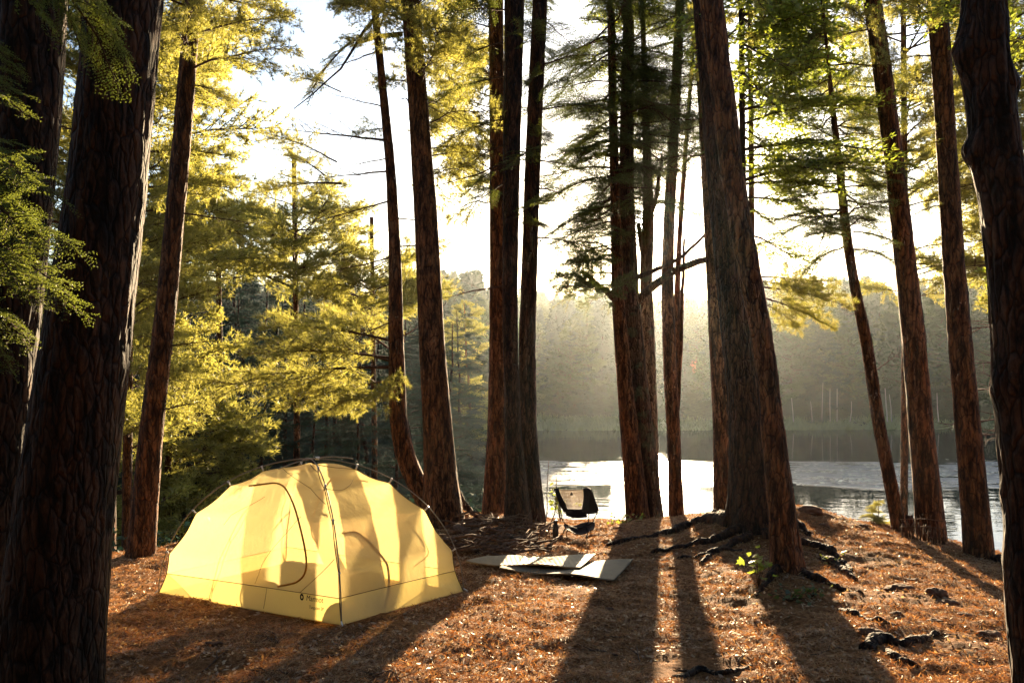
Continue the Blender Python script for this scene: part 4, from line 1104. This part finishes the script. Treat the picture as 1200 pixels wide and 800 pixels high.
# poles
def pole(pts, r, name="pole", mat=M_pole, sides=8):
    a = Acc(); tube(a, np.array(pts), r, sides); return a.build(name, [mat], tent, cC)
phs = np.linspace(0, math.pi / 2, 40)
pole([pole_pt(cL, p) for p in phs] + [pole_pt(cR, p) for p in phs[::-1][1:]], 0.0052)
pole([pole_pt(cN, p) for p in phs] + [pole_pt(cF, p) for p in phs[::-1][1:]], 0.0052)
bd = unit(np.array([*((cL + cN) / 2 - cC)[:2], 0]))
pole([peak + bd * u + np.array([0, 0, 0.006 - 0.30 * u * u]) for u in np.linspace(-.42, .42, 21)], 0.0055, "brow_pole")
a = Acc(); tube(a, [peak + [0, 0, -.012], peak + [0, 0, .016]], 0.02, 12); a.build("pole_hub", [M_clip], tent, cC)
for A in (cL, cN, cR, cF):
    for ph in CL[1:5]:
        a = Acc(); p, q = pole_pt(A, ph), fab_pt(A, ph)
        tube(a, [p + [0, 0, .008], p * .4 + q * .6, q], [0.011, 0.006, 0.009], 8); a.build("clip", [M_clip], tent, cC)
    a = Acc(); d = unit(np.array([*(A - cC)[:2], 0])); tube(a, [A + [0, 0, .03], A + d * .03 + [0, 0, .01], A + d * .07 + [0, 0, -.06]], [.006, .007, .004], 6)
    a.build("stake", [M_clip], tent, cC)
# seams
def seam(A, B, pts, r, mat, br, name="seam"):
    c = spline([(e, p, 0) for e, p in pts], 40)
    a = Acc(); tube(a, np.array([face_pt(A, B, max(q[1], .01), q[0], br, .004) for q in c]), r, 5); return a.build(name, [mat], tent, cC)
for A, B, br in [(cL, cN, True), (cN, cR, False), (cR, cF, True), (cF, cL, False)]:
    seam(A, B, [(0, PH0), (.5, PH0), (1, PH0)], .0032, M_seam, br)
    zp = [(.2, 1.0), (.43, 1.07), (.6, .98), (.72, .8), (.8, .55), (.83, .35), (.79, .24), (.68, PH0 + .02)]
    if br: seam(A, B, zp, .0085, M_zip, br, "door_zip")
for A in (cL, cN, cR, cF):
    a = Acc(); tube(a, np.array([fab_pt(A, p) + unit(A - cC) * .002 for p in np.linspace(0.01, 1.55, 60)]), .004, 5); a.build("corner_seam", [M_seam], tent, cC)
seam(cL, cN, [(.80, PH0), (.9, .30), (.99, .42)], .0022, M_seam, True)
seam(cL, cN, [(.24, .60), (.30, .75), (.42, .9)], .0016, M_seam, True)
seam(cL, cN, [(.55, .18), (.62, .45), (.78, .72)], .0016, M_seam, True)
seam(cL, cN, [(.62, 0.02), (.62, .1), (.62, PH0)], .002, M_seam, True)
seam(cL, cN, [(.45, 1.28), (.75, 1.1), (.985, .86)], .0022, M_seam, True)
seam(cN, cR, [(.01, 1.0), (.3, .98), (.65, 1.12)], .0022, M_seam, False)
def inner_seam(A, B, pts, r, mat, name):
    c = spline([(e, p, 0) for e, p in pts], 40); a = Acc()
    tube(a, np.array([face_pt(A, B, max(q[1], .02), q[0], False, -.012) for q in c]), r, 5); return a.build(name, [mat], tent, cC)
inner_seam(cN, cR, [(.10, .60), (.26, .58), (.38, .42), (.42, .27), (.40, .14), (.32, .03)], .010, M_zip, "door_zip")  # arc added on this wall for the far door's outline showing through
inner_seam(cN, cR, [(.78, .62), (.84, .48), (.80, .34), (.66, .27)], .004, M_seam, "seam")
# printed name on the tub by the near corner
def print_text(body, size, e0, e1, ph, name):
    cu = bpy.data.curves.new(name, 'FONT'); cu.body = body; cu.size = size; cu.align_x = 'LEFT'; cu.extrude = 0.0004
    ob = bpy.data.objects.new(name, cu); COL.objects.link(ob)
    p = face_pt(cL, cN, ph, e0, True, .005); q = face_pt(cL, cN, ph, e1, True, .005); u = face_pt(cL, cN, ph + .08, e0, True, .005)
    x = unit(q - p); y = unit(u - p); z = unit(np.cross(x, y)); y = np.cross(z, x)
    from mathutils import Matrix
    M4 = Matrix(((x[0], y[0], z[0], p[0] - cC[0]), (x[1], y[1], z[1], p[1] - cC[1]), (x[2], y[2], z[2], p[2] - cC[2]), (0, 0, 0, 1)))
    cu.materials.append(M_print)
    bpy.context.view_layer.update()
    me = bpy.data.meshes.new_from_object(ob); bpy.data.objects.remove(ob)
    ob = bpy.data.objects.new(name, me); COL.objects.link(ob); ob.parent = tent; ob.matrix_local = M4
    return ob
print_text("Marmot", .060, .835, .95, .118, "printed_name")
print_text("Tungsten 2P", .033, .85, .97, .070, "printed_name")
a = Acc(); c = face_pt(cL, cN, .135, .812, True, .005); ux = unit(cN - cL); ang = np.linspace(0, 2 * math.pi, 20, endpoint=False)
ring = lambda r: np.array([c + ux * r * .8 * np.cos(t_) + np.array([0, 0, r * np.sin(t_)]) for t_ in ang])
Vr = np.concatenate([ring(.028), ring(.012)]); j = np.arange(20); j2 = (j + 1) % 20
a.add(Vr, np.concatenate([np.stack([j, j2, j2 + 20], 1), np.stack([j, j2 + 20, j + 20], 1)])); a.build("printed_emblem", [M_print], tent, cC, False)

def blob(acc, c, r, seed, amp=.15, nu=22, nv=32, m=0, floor=None, R=None):
    th = np.linspace(0.001, math.pi - .001, nu); ph = np.linspace(0, 2 * math.pi, nv, endpoint=False)
    TH, PHI = np.meshgrid(th, ph, indexing='ij')
    D = np.stack([np.sin(TH) * np.cos(PHI), np.sin(TH) * np.sin(PHI), np.cos(TH)], 2).reshape(-1, 3)
    k = 1 + amp * 2 * (fbm(D[:, 0] * 1.8 + 9, D[:, 1] * 1.8 + 9, D[:, 2] * 1.8 + 9, seed, 3) - .5)
    V = D * k[:, None] * np.asarray(r)
    if R is not None: V = V @ np.asarray(R).T
    acc.add(V + np.asarray(c), grid_faces(nu, nv, True), m)
M_bag = mat_simple("bag_nylon", (0.10, 0.075, 0.05), .6, 0, .3, 12, .4)
M_sleep = mat_simple("sleeping_bag_nylon", (0.22, 0.13, 0.05), .5, 0, .3, 10, .5)
def inside(u, v, dz): 
    p = (cL * (1 - u) + cN * u) * (1 - v) + (cF * (1 - u) + cR * u) * v; p[2] += dz; return p
for nm, lb, cat, u, v, r, mt in [("stuffed_bag", "dark rounded bag seen through the tent's door panel", "bag", .55, .30, (.20, .15, .17), M_bag),
                             ("stuffed_bag", "dark round bag inside the tent near its front corner", "bag", .86, .42, (.15, .13, .15), M_bag),
                             ("sleeping_bag", "rumpled sleeping bag lying along the tent floor", "sleeping bag", .42, .60, (.60, .22, .10), M_sleep)]:
    c = inside(u, v, r[2] * .85 + .01); acc = Acc(); blob(acc, c, r, int(u * 100), .22, R=frame(cN - cL))
    tag(acc.build(nm, [mt], None, c - [0, 0, r[2] * .8]), lb, cat)

# --- folding chair
Yc = 10.1
def C3(px, py, dy=0.0): return P(px, py, Yc + dy)
cb = G(675, 632); chair = thing("camp_chair", cb, "low black folding camp chair with pale mesh back facing the camp", "chair")
def patch(name, rows, mats, thick=0.004, nu=12, nv=16, sub=True):
    """rows: control rows of points top to bottom"""
    g = np.array([[spline(r_, nv)] for r_ in rows])[:, 0]
    S = np.array([spline(g[:, j], nu) for j in range(nv)]).transpose(1, 0, 2)
    du = np.gradient(S, axis=0); dv = np.gradient(S, axis=1); n = np.cross(du, dv); n /= (np.linalg.norm(n, axis=2)[..., None] + 1e-9)
    V = np.concatenate([(S + n * thick).reshape(-1, 3), (S - n * thick).reshape(-1, 3)]); f = grid_faces(nu, nv); k = nu * nv
    idx = np.arange(k).reshape(nu, nv); rim = np.concatenate([idx[0], idx[1:, -1], idx[-1, ::-1][1:], idx[::-1, 0][1:]])
    a_, b_ = rim[:-1], rim[1:]
    F = np.concatenate([f, f[:, ::-1] + k, np.stack([a_, b_ + k, b_], 1), np.stack([a_, a_ + k, b_ + k], 1)])
    return make_obj(name, V, F, np.zeros(len(F), int), mats, chair, cb)
m, t, out = newmat("chair_mesh")
d = t.nodes.new("ShaderNodeBsdfDiffuse"); d.inputs[0].default_value = (.16, .13, .11, 1); tr = t.nodes.new("ShaderNodeBsdfTranslucent"); tr.inputs[0].default_value = (.20, .16, .13, 1)
mx = t.nodes.new("ShaderNodeMixShader"); t.links.new(d.outputs[0], mx.inputs[1]); t.links.new(tr.outputs[0], mx.inputs[2])
tp = t.nodes.new("ShaderNodeBsdfTransparent"); m2 = t.nodes.new("ShaderNodeMixShader"); m2.inputs[0].default_value = .55
t.links.new(mx.outputs[0], m2.inputs[1]); t.links.new(tp.outputs[0], m2.inputs[2]); t.links.new(m2.outputs[0], out.inputs['Surface'])
M_mesh = m
M_rust = mat_simple("seat_fabric", (0.05, 0.028, 0.022), .7, 0, .3, 40)
patch("back_mesh", [[C3(653, 572.5, .05), C3(669, 573.5, .16), C3(686, 573, .05)], [C3(659, 585, .10), C3(671, 586, .2), C3(685, 585, .10)], [C3(664, 597, .10), C3(673, 597.5, .2), C3(683, 597, .08)]], [M_mesh], .002)
patch("back_edge", [[C3(649.5, 571.5, .0), C3(654.5, 571.5, .05)], [C3(652, 580, .0), C3(657, 580, .06)], [C3(656, 591, .02), C3(663.5, 592, .09)], [C3(661, 600, .03), C3(665, 600, .1)]], [M_black])
patch("back_edge", [[C3(683.5, 572, .06), C3(688, 571, .02), C3(693, 573, -.08)], [C3(684, 584, .09), C3(690, 584, .0), C3(697, 585, -.12)], [C3(682, 597, .09), C3(690, 597, .0), C3(701.5, 597, -.14)], [C3(683, 600, .1), C3(690, 602, .02), C3(699, 601, -.10)]], [M_black])
patch("back_band", [[C3(661, 596, .07), C3(673, 596.5, .19), C3(687, 596, .05)], [C3(664, 604, .05), C3(674, 606.5, .15), C3(688, 606, .04)]], [M_black])
patch("seat", [[C3(660, 614, .10), C3(672, 616, .12), C3(684, 612, .10), C3(697, 611, .0)], [C3(663, 619, -.05), C3(675, 623, -.02), C3(686, 621, -.05), C3(697, 616, -.1)], [C3(666, 621, -.2), C3(676, 626, -.22), C3(686, 625, -.22), C3(695, 620, -.22)]], [M_rust])
acc = Acc(); tube(acc, [C3(668, 579.5, .13), C3(671.5, 579.5, .13)], [.018, .018], 3); 
tri = np.array([C3(667.8, 580, .12), C3(671.8, 580, .12), C3(669.8, 576, .12)]); tri2 = tri + [0, .004, 0]
acc = Acc(); acc.add(np.concatenate([tri, tri2]), [(0, 1, 2), (3, 5, 4), (0, 3, 1), (1, 3, 4), (1, 4, 2), (2, 4, 5), (2, 5, 0), (0, 5, 3)]); acc.build("printed_emblem", [M_print], chair, cb, False)
def cpole(pts, r=.0065, name="frame_pole"):
    a = Acc(); tube(a, spline(pts, 12), r, 8); return a.build(name, [M_black], chair, cb)
hub = C3(677, 619, .02)
cpole([C3(650, 572, .0), C3(656, 592, -.03), C3(661, 612, -.02), hub])
cpole([C3(692, 573, -.08), C3(690, 592, -.06), C3(689, 612, -.02), hub])
cpole([C3(701, 598, -.14), C3(697, 606, -.12), C3(693, 613, -.08), hub])
cpole([C3(651, 573, .0), C3(669, 573.8, .14), C3(690, 573, .0)], .004)
cpole([C3(665, 602, .08), C3(688, 605, .05)], .004)
cpole([C3(661, 614, .1), C3(672, 618, .04), hub])
for px, py, dy, tx in [(657, 634, -.25, 664), (664, 630, .22, 668), (688, 633, -.22, 687), (693, 629, .2, 690)]:
    g = C3(px, py, dy); g[2] = float(ground_z(g[0], g[1])[0]); cpole([g, C3(tx, 618, dy * .4), hub], .007, "leg")
    a = Acc(); blob(a, g + [0, 0, .008], (.014, .014, .012), 3, 0, 8, 10); a.build("foot", [M_black], chair, cb)
# --- bottle
b0 = G(651, 631); acc = Acc()
prof = [(.0, 0), (.034, 0), (.037, .01), (.037, .15), (.034, .165), (.024, .182), (.022, .19), (.026, .192), (.026, .222), (.018, .228), (0, .228)]
th = np.linspace(0, 2 * math.pi, 24, endpoint=False)
Vb = np.array([[r * math.cos(a_), r * math.sin(a_), z] for r, z in prof for a_ in th]) + b0
acc.add(Vb, grid_faces(len(prof), 24, True)); bt = acc.build("water_bottle", [mat_simple("bottle_steel", (.03, .028, .03), .35, .3, .1)], None, b0)
tag(bt, "tall black water bottle standing on the ground left of the camp chair", "bottle")
acc = Acc(); tube(acc, [b0 + [.02 * math.cos(a_), 0, .228 + .022 * math.sin(a_)] for a_ in np.linspace(0, math.pi, 10)], .003, 6)
lp = acc.build("carry_loop", [M_black], None, b0); lp.parent = bt; lp.location = (0, 0, 0)

# --- sleeping pads on the ground
def pad(name, label, cs, mat, lift, thick, egg=0.0, curl=0.0, nu=70, nv=22):
    c = [G(*q) for q in cs]
    U, W = np.meshgrid(np.linspace(0, 1, nu), np.linspace(0, 1, nv), indexing='ij')
    S = (c[0][None, None] * (1 - U[..., None]) + c[1] * U[..., None]) * (1 - W[..., None]) + (c[3] * (1 - U[..., None]) + c[2] * U[..., None]) * W[..., None]
    gz = ground_z(S[..., 0], S[..., 1], False)
    z = gz + .022 + lift + .012 * np.sin(U * 9 + W * 2) + curl * np.maximum(U - .86, 0) ** 2 * 30 + curl * np.maximum(.10 - U, 0) ** 2 * 50
    top = S.copy(); top[..., 2] = z + thick + egg * (np.sin(U * 150) * np.sin(W * 34))
    bot = S.copy(); bot[..., 2] = z
    k = nu * nv; f = grid_faces(nu, nv); V = np.concatenate([top.reshape(-1, 3), bot.reshape(-1, 3)])
    idx = np.arange(k).reshape(nu, nv); rim = np.concatenate([idx[0], idx[1:, -1], idx[-1, ::-1][1:], idx[::-1, 0][1:]]); a_, b_ = rim[:-1], rim[1:]
    F = np.concatenate([f, f[:, ::-1] + k, np.stack([a_, b_ + k, b_], 1), np.stack([a_, a_ + k, b_ + k], 1)])
    o = make_obj(name, V, F, np.zeros(len(F), int), [mat], None, c[0]); return tag(o, label, "sleeping pad", "sleeping pads spread on the ground")
pad("sleeping_pad", "flat grey foam sleeping pad, the lower one on the ground by the tent", [(592, 663), (742, 660), (719, 684), (585, 671)], mat_simple("grey_foam", (.16, .125, .08), .7, 0, .12, 8), 0, .012, 0, .012)
pad("sleeping_pad", "beige dimpled sleeping pad lying on top of the grey one", [(572, 657), (698, 658), (680, 673), (546, 668)], mat_simple("beige_foam", (.36, .26, .14), .6, 0, .10, 8), .028, .014, .0015, .02, 190, 40)

# --- brush pile between tent and the cluster of three trunks
M_stick = mat_simple("dead_wood", (.12, .07, .045), .8, 0, .5, 25, .5)
rs = np.random.default_rng(21)
for i in range(85):
    px = rs.uniform(535, 632); py = rs.uniform(618, 655) - (px - 535) * .03
    c = G(px, py); ln = rs.uniform(.25, .95); a_ = rs.normal(0.25, .55); up = rs.uniform(.01, .24) * max(0, 1 - abs(px - 575) / 60)
    d = np.array([math.cos(a_), math.sin(a_), rs.normal(0.03, .12)]); t_ = np.linspace(-.5, .5, 7)[:, None]
    p = c + d * ln * t_ + rs.normal(0, .018, (7, 3)); p[:, 2] = np.maximum(p[:, 2] + up, ground_z(p[:, 0], p[:, 1]) + .008)
    r0 = rs.uniform(.007, .021); acc = Acc(); tube(acc, p, np.linspace(r0, r0 * .5, 7), 6)
    if rs.random() < .5:
        tube(acc, [p[3], p[3] + unit(d + rs.normal(0, .6, 3)) * ln * .3], [r0 * .6, r0 * .25], 5)
    o = acc.build("dead_stick", [M_stick], None, c)
    tag(o, "dead stick tangled in the brush pile between the tent and the trunks", "stick", "dead sticks of the brush pile")
M_stone = mat_simple("grey_stone", (.16, .11, .085), .85, 0, .4, 9, .8)
for px, py, r, lb in [(541, 624, (.13, .09, .08), "round stone at the left end of the brush pile"), (556, 618, (.10, .08, .07), "smaller stone behind the brush pile, near the flared brown trunk"),
                      (160, 640, (.09, .07, .04), "flat reddish stone at the foot of the slim left trunk"), (172, 641, (.07, .05, .05), "small reddish stone right against the slim left trunk"), (165, 636, (.08, .05, .03), "thin slab stacked on the stones by the slim left trunk")]:
    c = G(px, py); acc = Acc(); blob(acc, c + [0, 0, r[2] * .4], r, int(px), .25); tag(acc.build("stone", [M_stone], None, c), lb, "stone")
# slim bare saplings by the chair
for pts, lb in [([(643, 540, 10.4), (641, 575, 10.3), (641, 600, 10.2), (636, 625, 10.0), (629, 650, 9.6)], "bare slender sapling rising between the cluster of three trunks and the chair"),
                ([(652, 560, 10.6), (651, 595, 10.5), (645, 615, 10.3), (638, 640, 10.0)], "short bent sapling stem just left of the water bottle")]:
    p = spline([P(*q) for q in pts], 16); acc = Acc(); tube(acc, p, np.linspace(.005, .011, 16), 6); tube(acc, [p[5], p[5] + [-.10, .05, .16]], [.004, .002], 5); tube(acc, [p[8], p[8] + [.08, .02, .14]], [.004, .002], 5)
    tag(acc.build("sapling", [M_stick], None, p[-1]), lb, "sapling")

# --- low stick fence
f0, f1 = P(1057, 623, 9.45), P(1107, 626, 9.3)
fence = thing("stick_fence", (f0 + f1) / 2, "low fence of thin upright sticks in front of the straight right trunks", "fence")
for i in range(17):
    u = i / 16; p = f0 * (1 - u) + f1 * u; p[2] = float(ground_z(p[0], p[1])[0]) - .02; h = rs.uniform(.17, .24); acc = Acc()
    tube(acc, [p, p + [rs.normal(0, .012), 0, h * .6], p + [rs.normal(0, .015), rs.normal(0, .01), h]], [.011, .009, .006], 6); acc.build("picket", [M_stick], fence, (f0 + f1) / 2)
for dz in (.06, .15):
    acc = Acc(); tube(acc, spline([f0 + [-.02, -.012, dz], (f0 + f1) / 2 + [0, -.012, dz + .02], f1 + [.02, -.012, dz]], 9), .006, 6); acc.build("rail", [M_stick], fence, (f0 + f1) / 2)
c = G(1066, 622); acc = Acc(); blob(acc, c + [0, 0, .07], (.07, .06, .14), 4, .3); tag(acc.build("tree_stump", [M_bark_dark], None, c), "small dark broken stump at the left end of the stick fence", "stump")

# --- exposed roots and lumps for the clods and root bumps on the right
M_soil_lump = mat_simple("earthy_lump", (.12, .06, .035), .9, 0, .4, 14, 1.0)
def ground_root(pts, r, label):
    p = spline([G(*q) for q in pts], 30); rr = np.linspace(r[0], r[1], 30) * (1 + .3 * (noise3(np.linspace(0, 8, 30), 0, 0, int(pts[0][0])) - .5))
    p[:, 2] = ground_z(p[:, 0], p[:, 1]) + rr * (0.0 + .7 * np.sin(np.linspace(0, 7, 30)) ** 2); p = spline(p, 70); rr = np.interp(np.linspace(0, 1, 70), np.linspace(0, 1, 30), rr); acc = Acc(); tube(acc, p, rr, 14); rough(acc, r[0] * .32, 30)
    return tag(acc.build("exposed_root", [M_bark_dark], None, p[0]), label, "root")
ground_root([(1015, 762), (1035, 752), (1058, 757), (1078, 752), (1098, 742)], (.05, .02), "thick gnarled root humping out of the ground at lower right")
ground_root([(1040, 765), (1060, 775), (1085, 785)], (.03, .012), "shorter root below the thick gnarled root at lower right")
ground_root([(985, 716), (1005, 722), (1030, 728), (1052, 735)], (.03, .015), "low root running right from the mound of the leaning trunk")
ground_root([(965, 655), (985, 668), (1003, 680)], (.055, .03), "dark root lump just right of the leaning trunk")
ground_root([(790, 795), (820, 786), (850, 790), (880, 782)], (.022, .01), "thin root crossing the tree shadows at the bottom edge")
ground_root([(1165, 655), (1180, 662), (1198, 672)], (.05, .03), "root along the lake edge at the far right")
ground_root([(822, 660), (840, 648), (870, 645)], (.03, .015), "lit curved root in the shade beside the massive trunk")
ground_root([(560, 648), (530, 640), (500, 632)], (.03, .012), "root behind the right corner of the tent")
for i, (px, py, r) in enumerate([(1056, 690, (.13, .08, .04)), (1067, 681, (.10, .06, .03)), (1097, 697, (.09, .07, .06)), (1108, 708, (.10, .06, .03)), (1012, 617, (.06, .05, .04)), (966, 617, (.07, .05, .04)), (1020, 742, (.09, .06, .03)),
                                 (1095, 730, (.07, .05, .03)), (1130, 722, (.06, .05, .025)), (1075, 662, (.05, .04, .025)), (1160, 745, (.08, .05, .03)), (1050, 720, (.05, .04, .025)), (950, 600, (.16, .12, .08)), (715, 715, (.04, .03, .02)), (630, 742, (.05, .035, .02)), (250, 755, (.06, .04, .02))]):
    c = G(px, py); acc = Acc(); blob(acc, c, (r[0], r[1], r[2] * .9), i + 50, .45)
    where = ["largest flat one of the right slope", "just above the largest flat one on the right slope", "knobby one in the middle of the right slope", "below the knobby one on the right slope", "near the thin leaning trunk's foot",
             "beside the thin leaning trunk, towards the massive trunk", "above the thick gnarled root", "between the gnarled root and the knobby lump", "right of the knobby lump", "highest small one on the right slope",
             "nearest the burled edge trunk", "left of the knobby lump, small", "large mossy one on the brow behind the leaning trunk", "between tree shadows in front of the grey pad", "small one in front of the tent's right corner", "small one in the shade in front of the tent's left side"][i]
    tag(acc.build("half_buried_lump", [M_soil_lump], None, c), "half buried earthy lump, " + where, "stone", "half buried lumps")

# --- small plants
def plant(name, label, px, py, n, size, spread, h, mat, kind='leaf', cat='plant', seed=1):
    g = G(px, py) if not isinstance(px, tuple) else np.array(px); rg = np.random.default_rng(seed); acc = Acc()
    for i in range(max(3, n // 5)):
        a_ = rg.uniform(0, 6.28); e = g + np.array([math.cos(a_) * spread * rg.uniform(.2, 1), math.sin(a_) * spread * rg.uniform(.2, 1), h * rg.uniform(.4, 1.1)])
        pts = spline([g, (g + e) / 2 + [0, 0, h * .15], e], 6); tube(acc, pts, np.linspace(.004, .0015, 6), 5, 0)
        leaf_cluster(acc, pts[2:], rg, 1, size, 1, .7)
    return tag(acc.build(name, [M_twig, mat], None, g, smooth=(0,)), label, cat)
plant("leafy_seedling", "bright green seedling lit at the left foot of the leaning trunk", 889, 688, 30, .075, .10, .34, M_maple, seed=3)
plant("leafy_seedling", "small seedling with one bright leaf right of the leaning trunk", 974, 660, 12, .07, .08, .10, M_maple, seed=4)
plant("leafy_seedling", "low dark green leaves on the mound of the leaning trunk", 925, 705, 60, .05, .22, .10, M_hem, seed=5)
plant("leafy_seedling", "low green leaves spilling right from the leaning trunk's foot", 952, 700, 40, .05, .16, .09, M_hem, seed=15)
plant("leafy_shrub", "yellow-green leafy shrub behind the camp chair", 657, 609, 90, .085, .28, .48, M_maple, cat='shrub', seed=6)
plant("leafy_shrub", "low golden leaves at the brow of the bank, left of the joined pair", 735, 613, 50, .06, .30, .14, M_maple, cat='shrub', seed=7)
plant("leafy_shrub", "low golden sprig beside the camp chair on its right", 718, 613, 20, .05, .2, .12, M_maple, cat='shrub', seed=17)
g = P(1030, 632, 10.6); acc = Acc(); rg = np.random.default_rng(8)
tube(acc, [g + [0, 0, -.3], g + [0, 0, .55]], [.01, .004], 6, 0)
for i in range(34):
    z = rg.uniform(-.02, .5); a_ = rg.uniform(0, 6.28); put(acc, 'hemlock', 1, g + [0, 0, z], (math.cos(a_), math.sin(a_), .25), .34 * (1 - z / .6) + .06, rg)
tag(acc.build("pine_sapling", [M_twig, M_pine], None, g, smooth=(0,)), "small sunlit evergreen sapling at the bank beside the thin leaning trunk", "sapling")

# --- litter of needles, twigs and leaves
def litter(n, L0, L1, W0, W1, cols, name, label, seed, tilt=.35, px=None):
    rg = np.random.default_rng(seed); ys = 4.3 + 9.0 * rg.random(n) ** 1.35; xs = rg.uniform(-5.4, 6.2, n)
    ok = np.abs(xs) < ys * .70 + .3; xs, ys = xs[ok], ys[ok]
    ok = (ys < np.interp(xs, _ex, _ey) + .5) & (fbm(xs * 1.7, ys * 1.7, 0, seed, 3) + rg.normal(0, .05, len(xs)) > .40); xs, ys = xs[ok], ys[ok]; n = len(xs)
    zs = ground_z(xs, ys) + .004 + rg.random(n) * .006
    a_ = rg.uniform(0, 2 * math.pi, n); el = rg.normal(0, tilt, n); d = np.stack([np.cos(a_) * np.cos(el), np.sin(a_) * np.cos(el), np.sin(el)], 1)
    s = np.cross(d, np.stack([rg.normal(0, .4, n), rg.normal(0, .4, n), np.ones(n)], 1)); s /= np.linalg.norm(s, axis=1)[:, None]
    L = rg.uniform(L0, L1, n); W = rg.uniform(W0, W1, n); c = np.stack([xs, ys, zs], 1)
    V = np.stack([c - d * L[:, None] / 2 , c + s * W[:, None] / 2, c + d * L[:, None] / 2, c - s * W[:, None] / 2], 1)
    V[:, :, 2] = np.maximum(V[:, :, 2], (zs - .004)[:, None]); b = (np.arange(n) * 4)[:, None]
    acc = Acc(); acc.add(V.reshape(-1, 3), np.concatenate([b + np.array([0, 1, 2]), b + np.array([0, 2, 3])]))
    o = acc.build(name, [cols], smooth=False); return tag(o, label, name.replace('_', ' '), kind='stuff')
litter(300000, .02, .075, .0015, .0045, mat_leaf("dry_needles", (.18, .082, .034), (.76, .48, .25), (.22, .09, .022), (.80, .46, .17), .42, .07), "needle_litter", "rust-brown pine needles strewn over the camp ground", 61, .5)
litter(24000, .02, .055, .012, .030, mat_leaf("dry_leaves", (.15, .075, .035), (.74, .50, .28), (.20, .09, .025), (.75, .48, .20), .35, .06), "leaf_litter", "dry brown leaves and bark flakes on the camp ground", 62, .5)

# --- fallen twigs on the camp ground
for i in range(34):
    px, py = rs.uniform(240, 1150), rs.uniform(700, 792)
    if 150 < px < 560 and py < 742: py = rs.uniform(745, 790)
    c = G(px, py); a_ = rs.uniform(0, 3.14); ln = rs.uniform(.10, .42); d = np.array([math.cos(a_), math.sin(a_), 0]); t_ = np.linspace(-.5, .5, 7)[:, None]
    p = c + d * ln * t_ + rs.normal(0, .008, (7, 3)); p[:, 2] = ground_z(p[:, 0], p[:, 1]) + .007; r0 = rs.uniform(.003, .007)
    acc = Acc(); tube(acc, p, np.linspace(r0, r0 * .5, 7), 5); tube(acc, [p[3], p[3] + np.array([math.cos(a_ + .6), math.sin(a_ + .6), .12]) * ln * .35], [r0 * .7, r0 * .3], 4)
    tag(acc.build("fallen_twig", [M_stick], None, c), "thin fallen twig lying loose on the needle-covered ground", "twig", "twigs fallen on the camp ground")
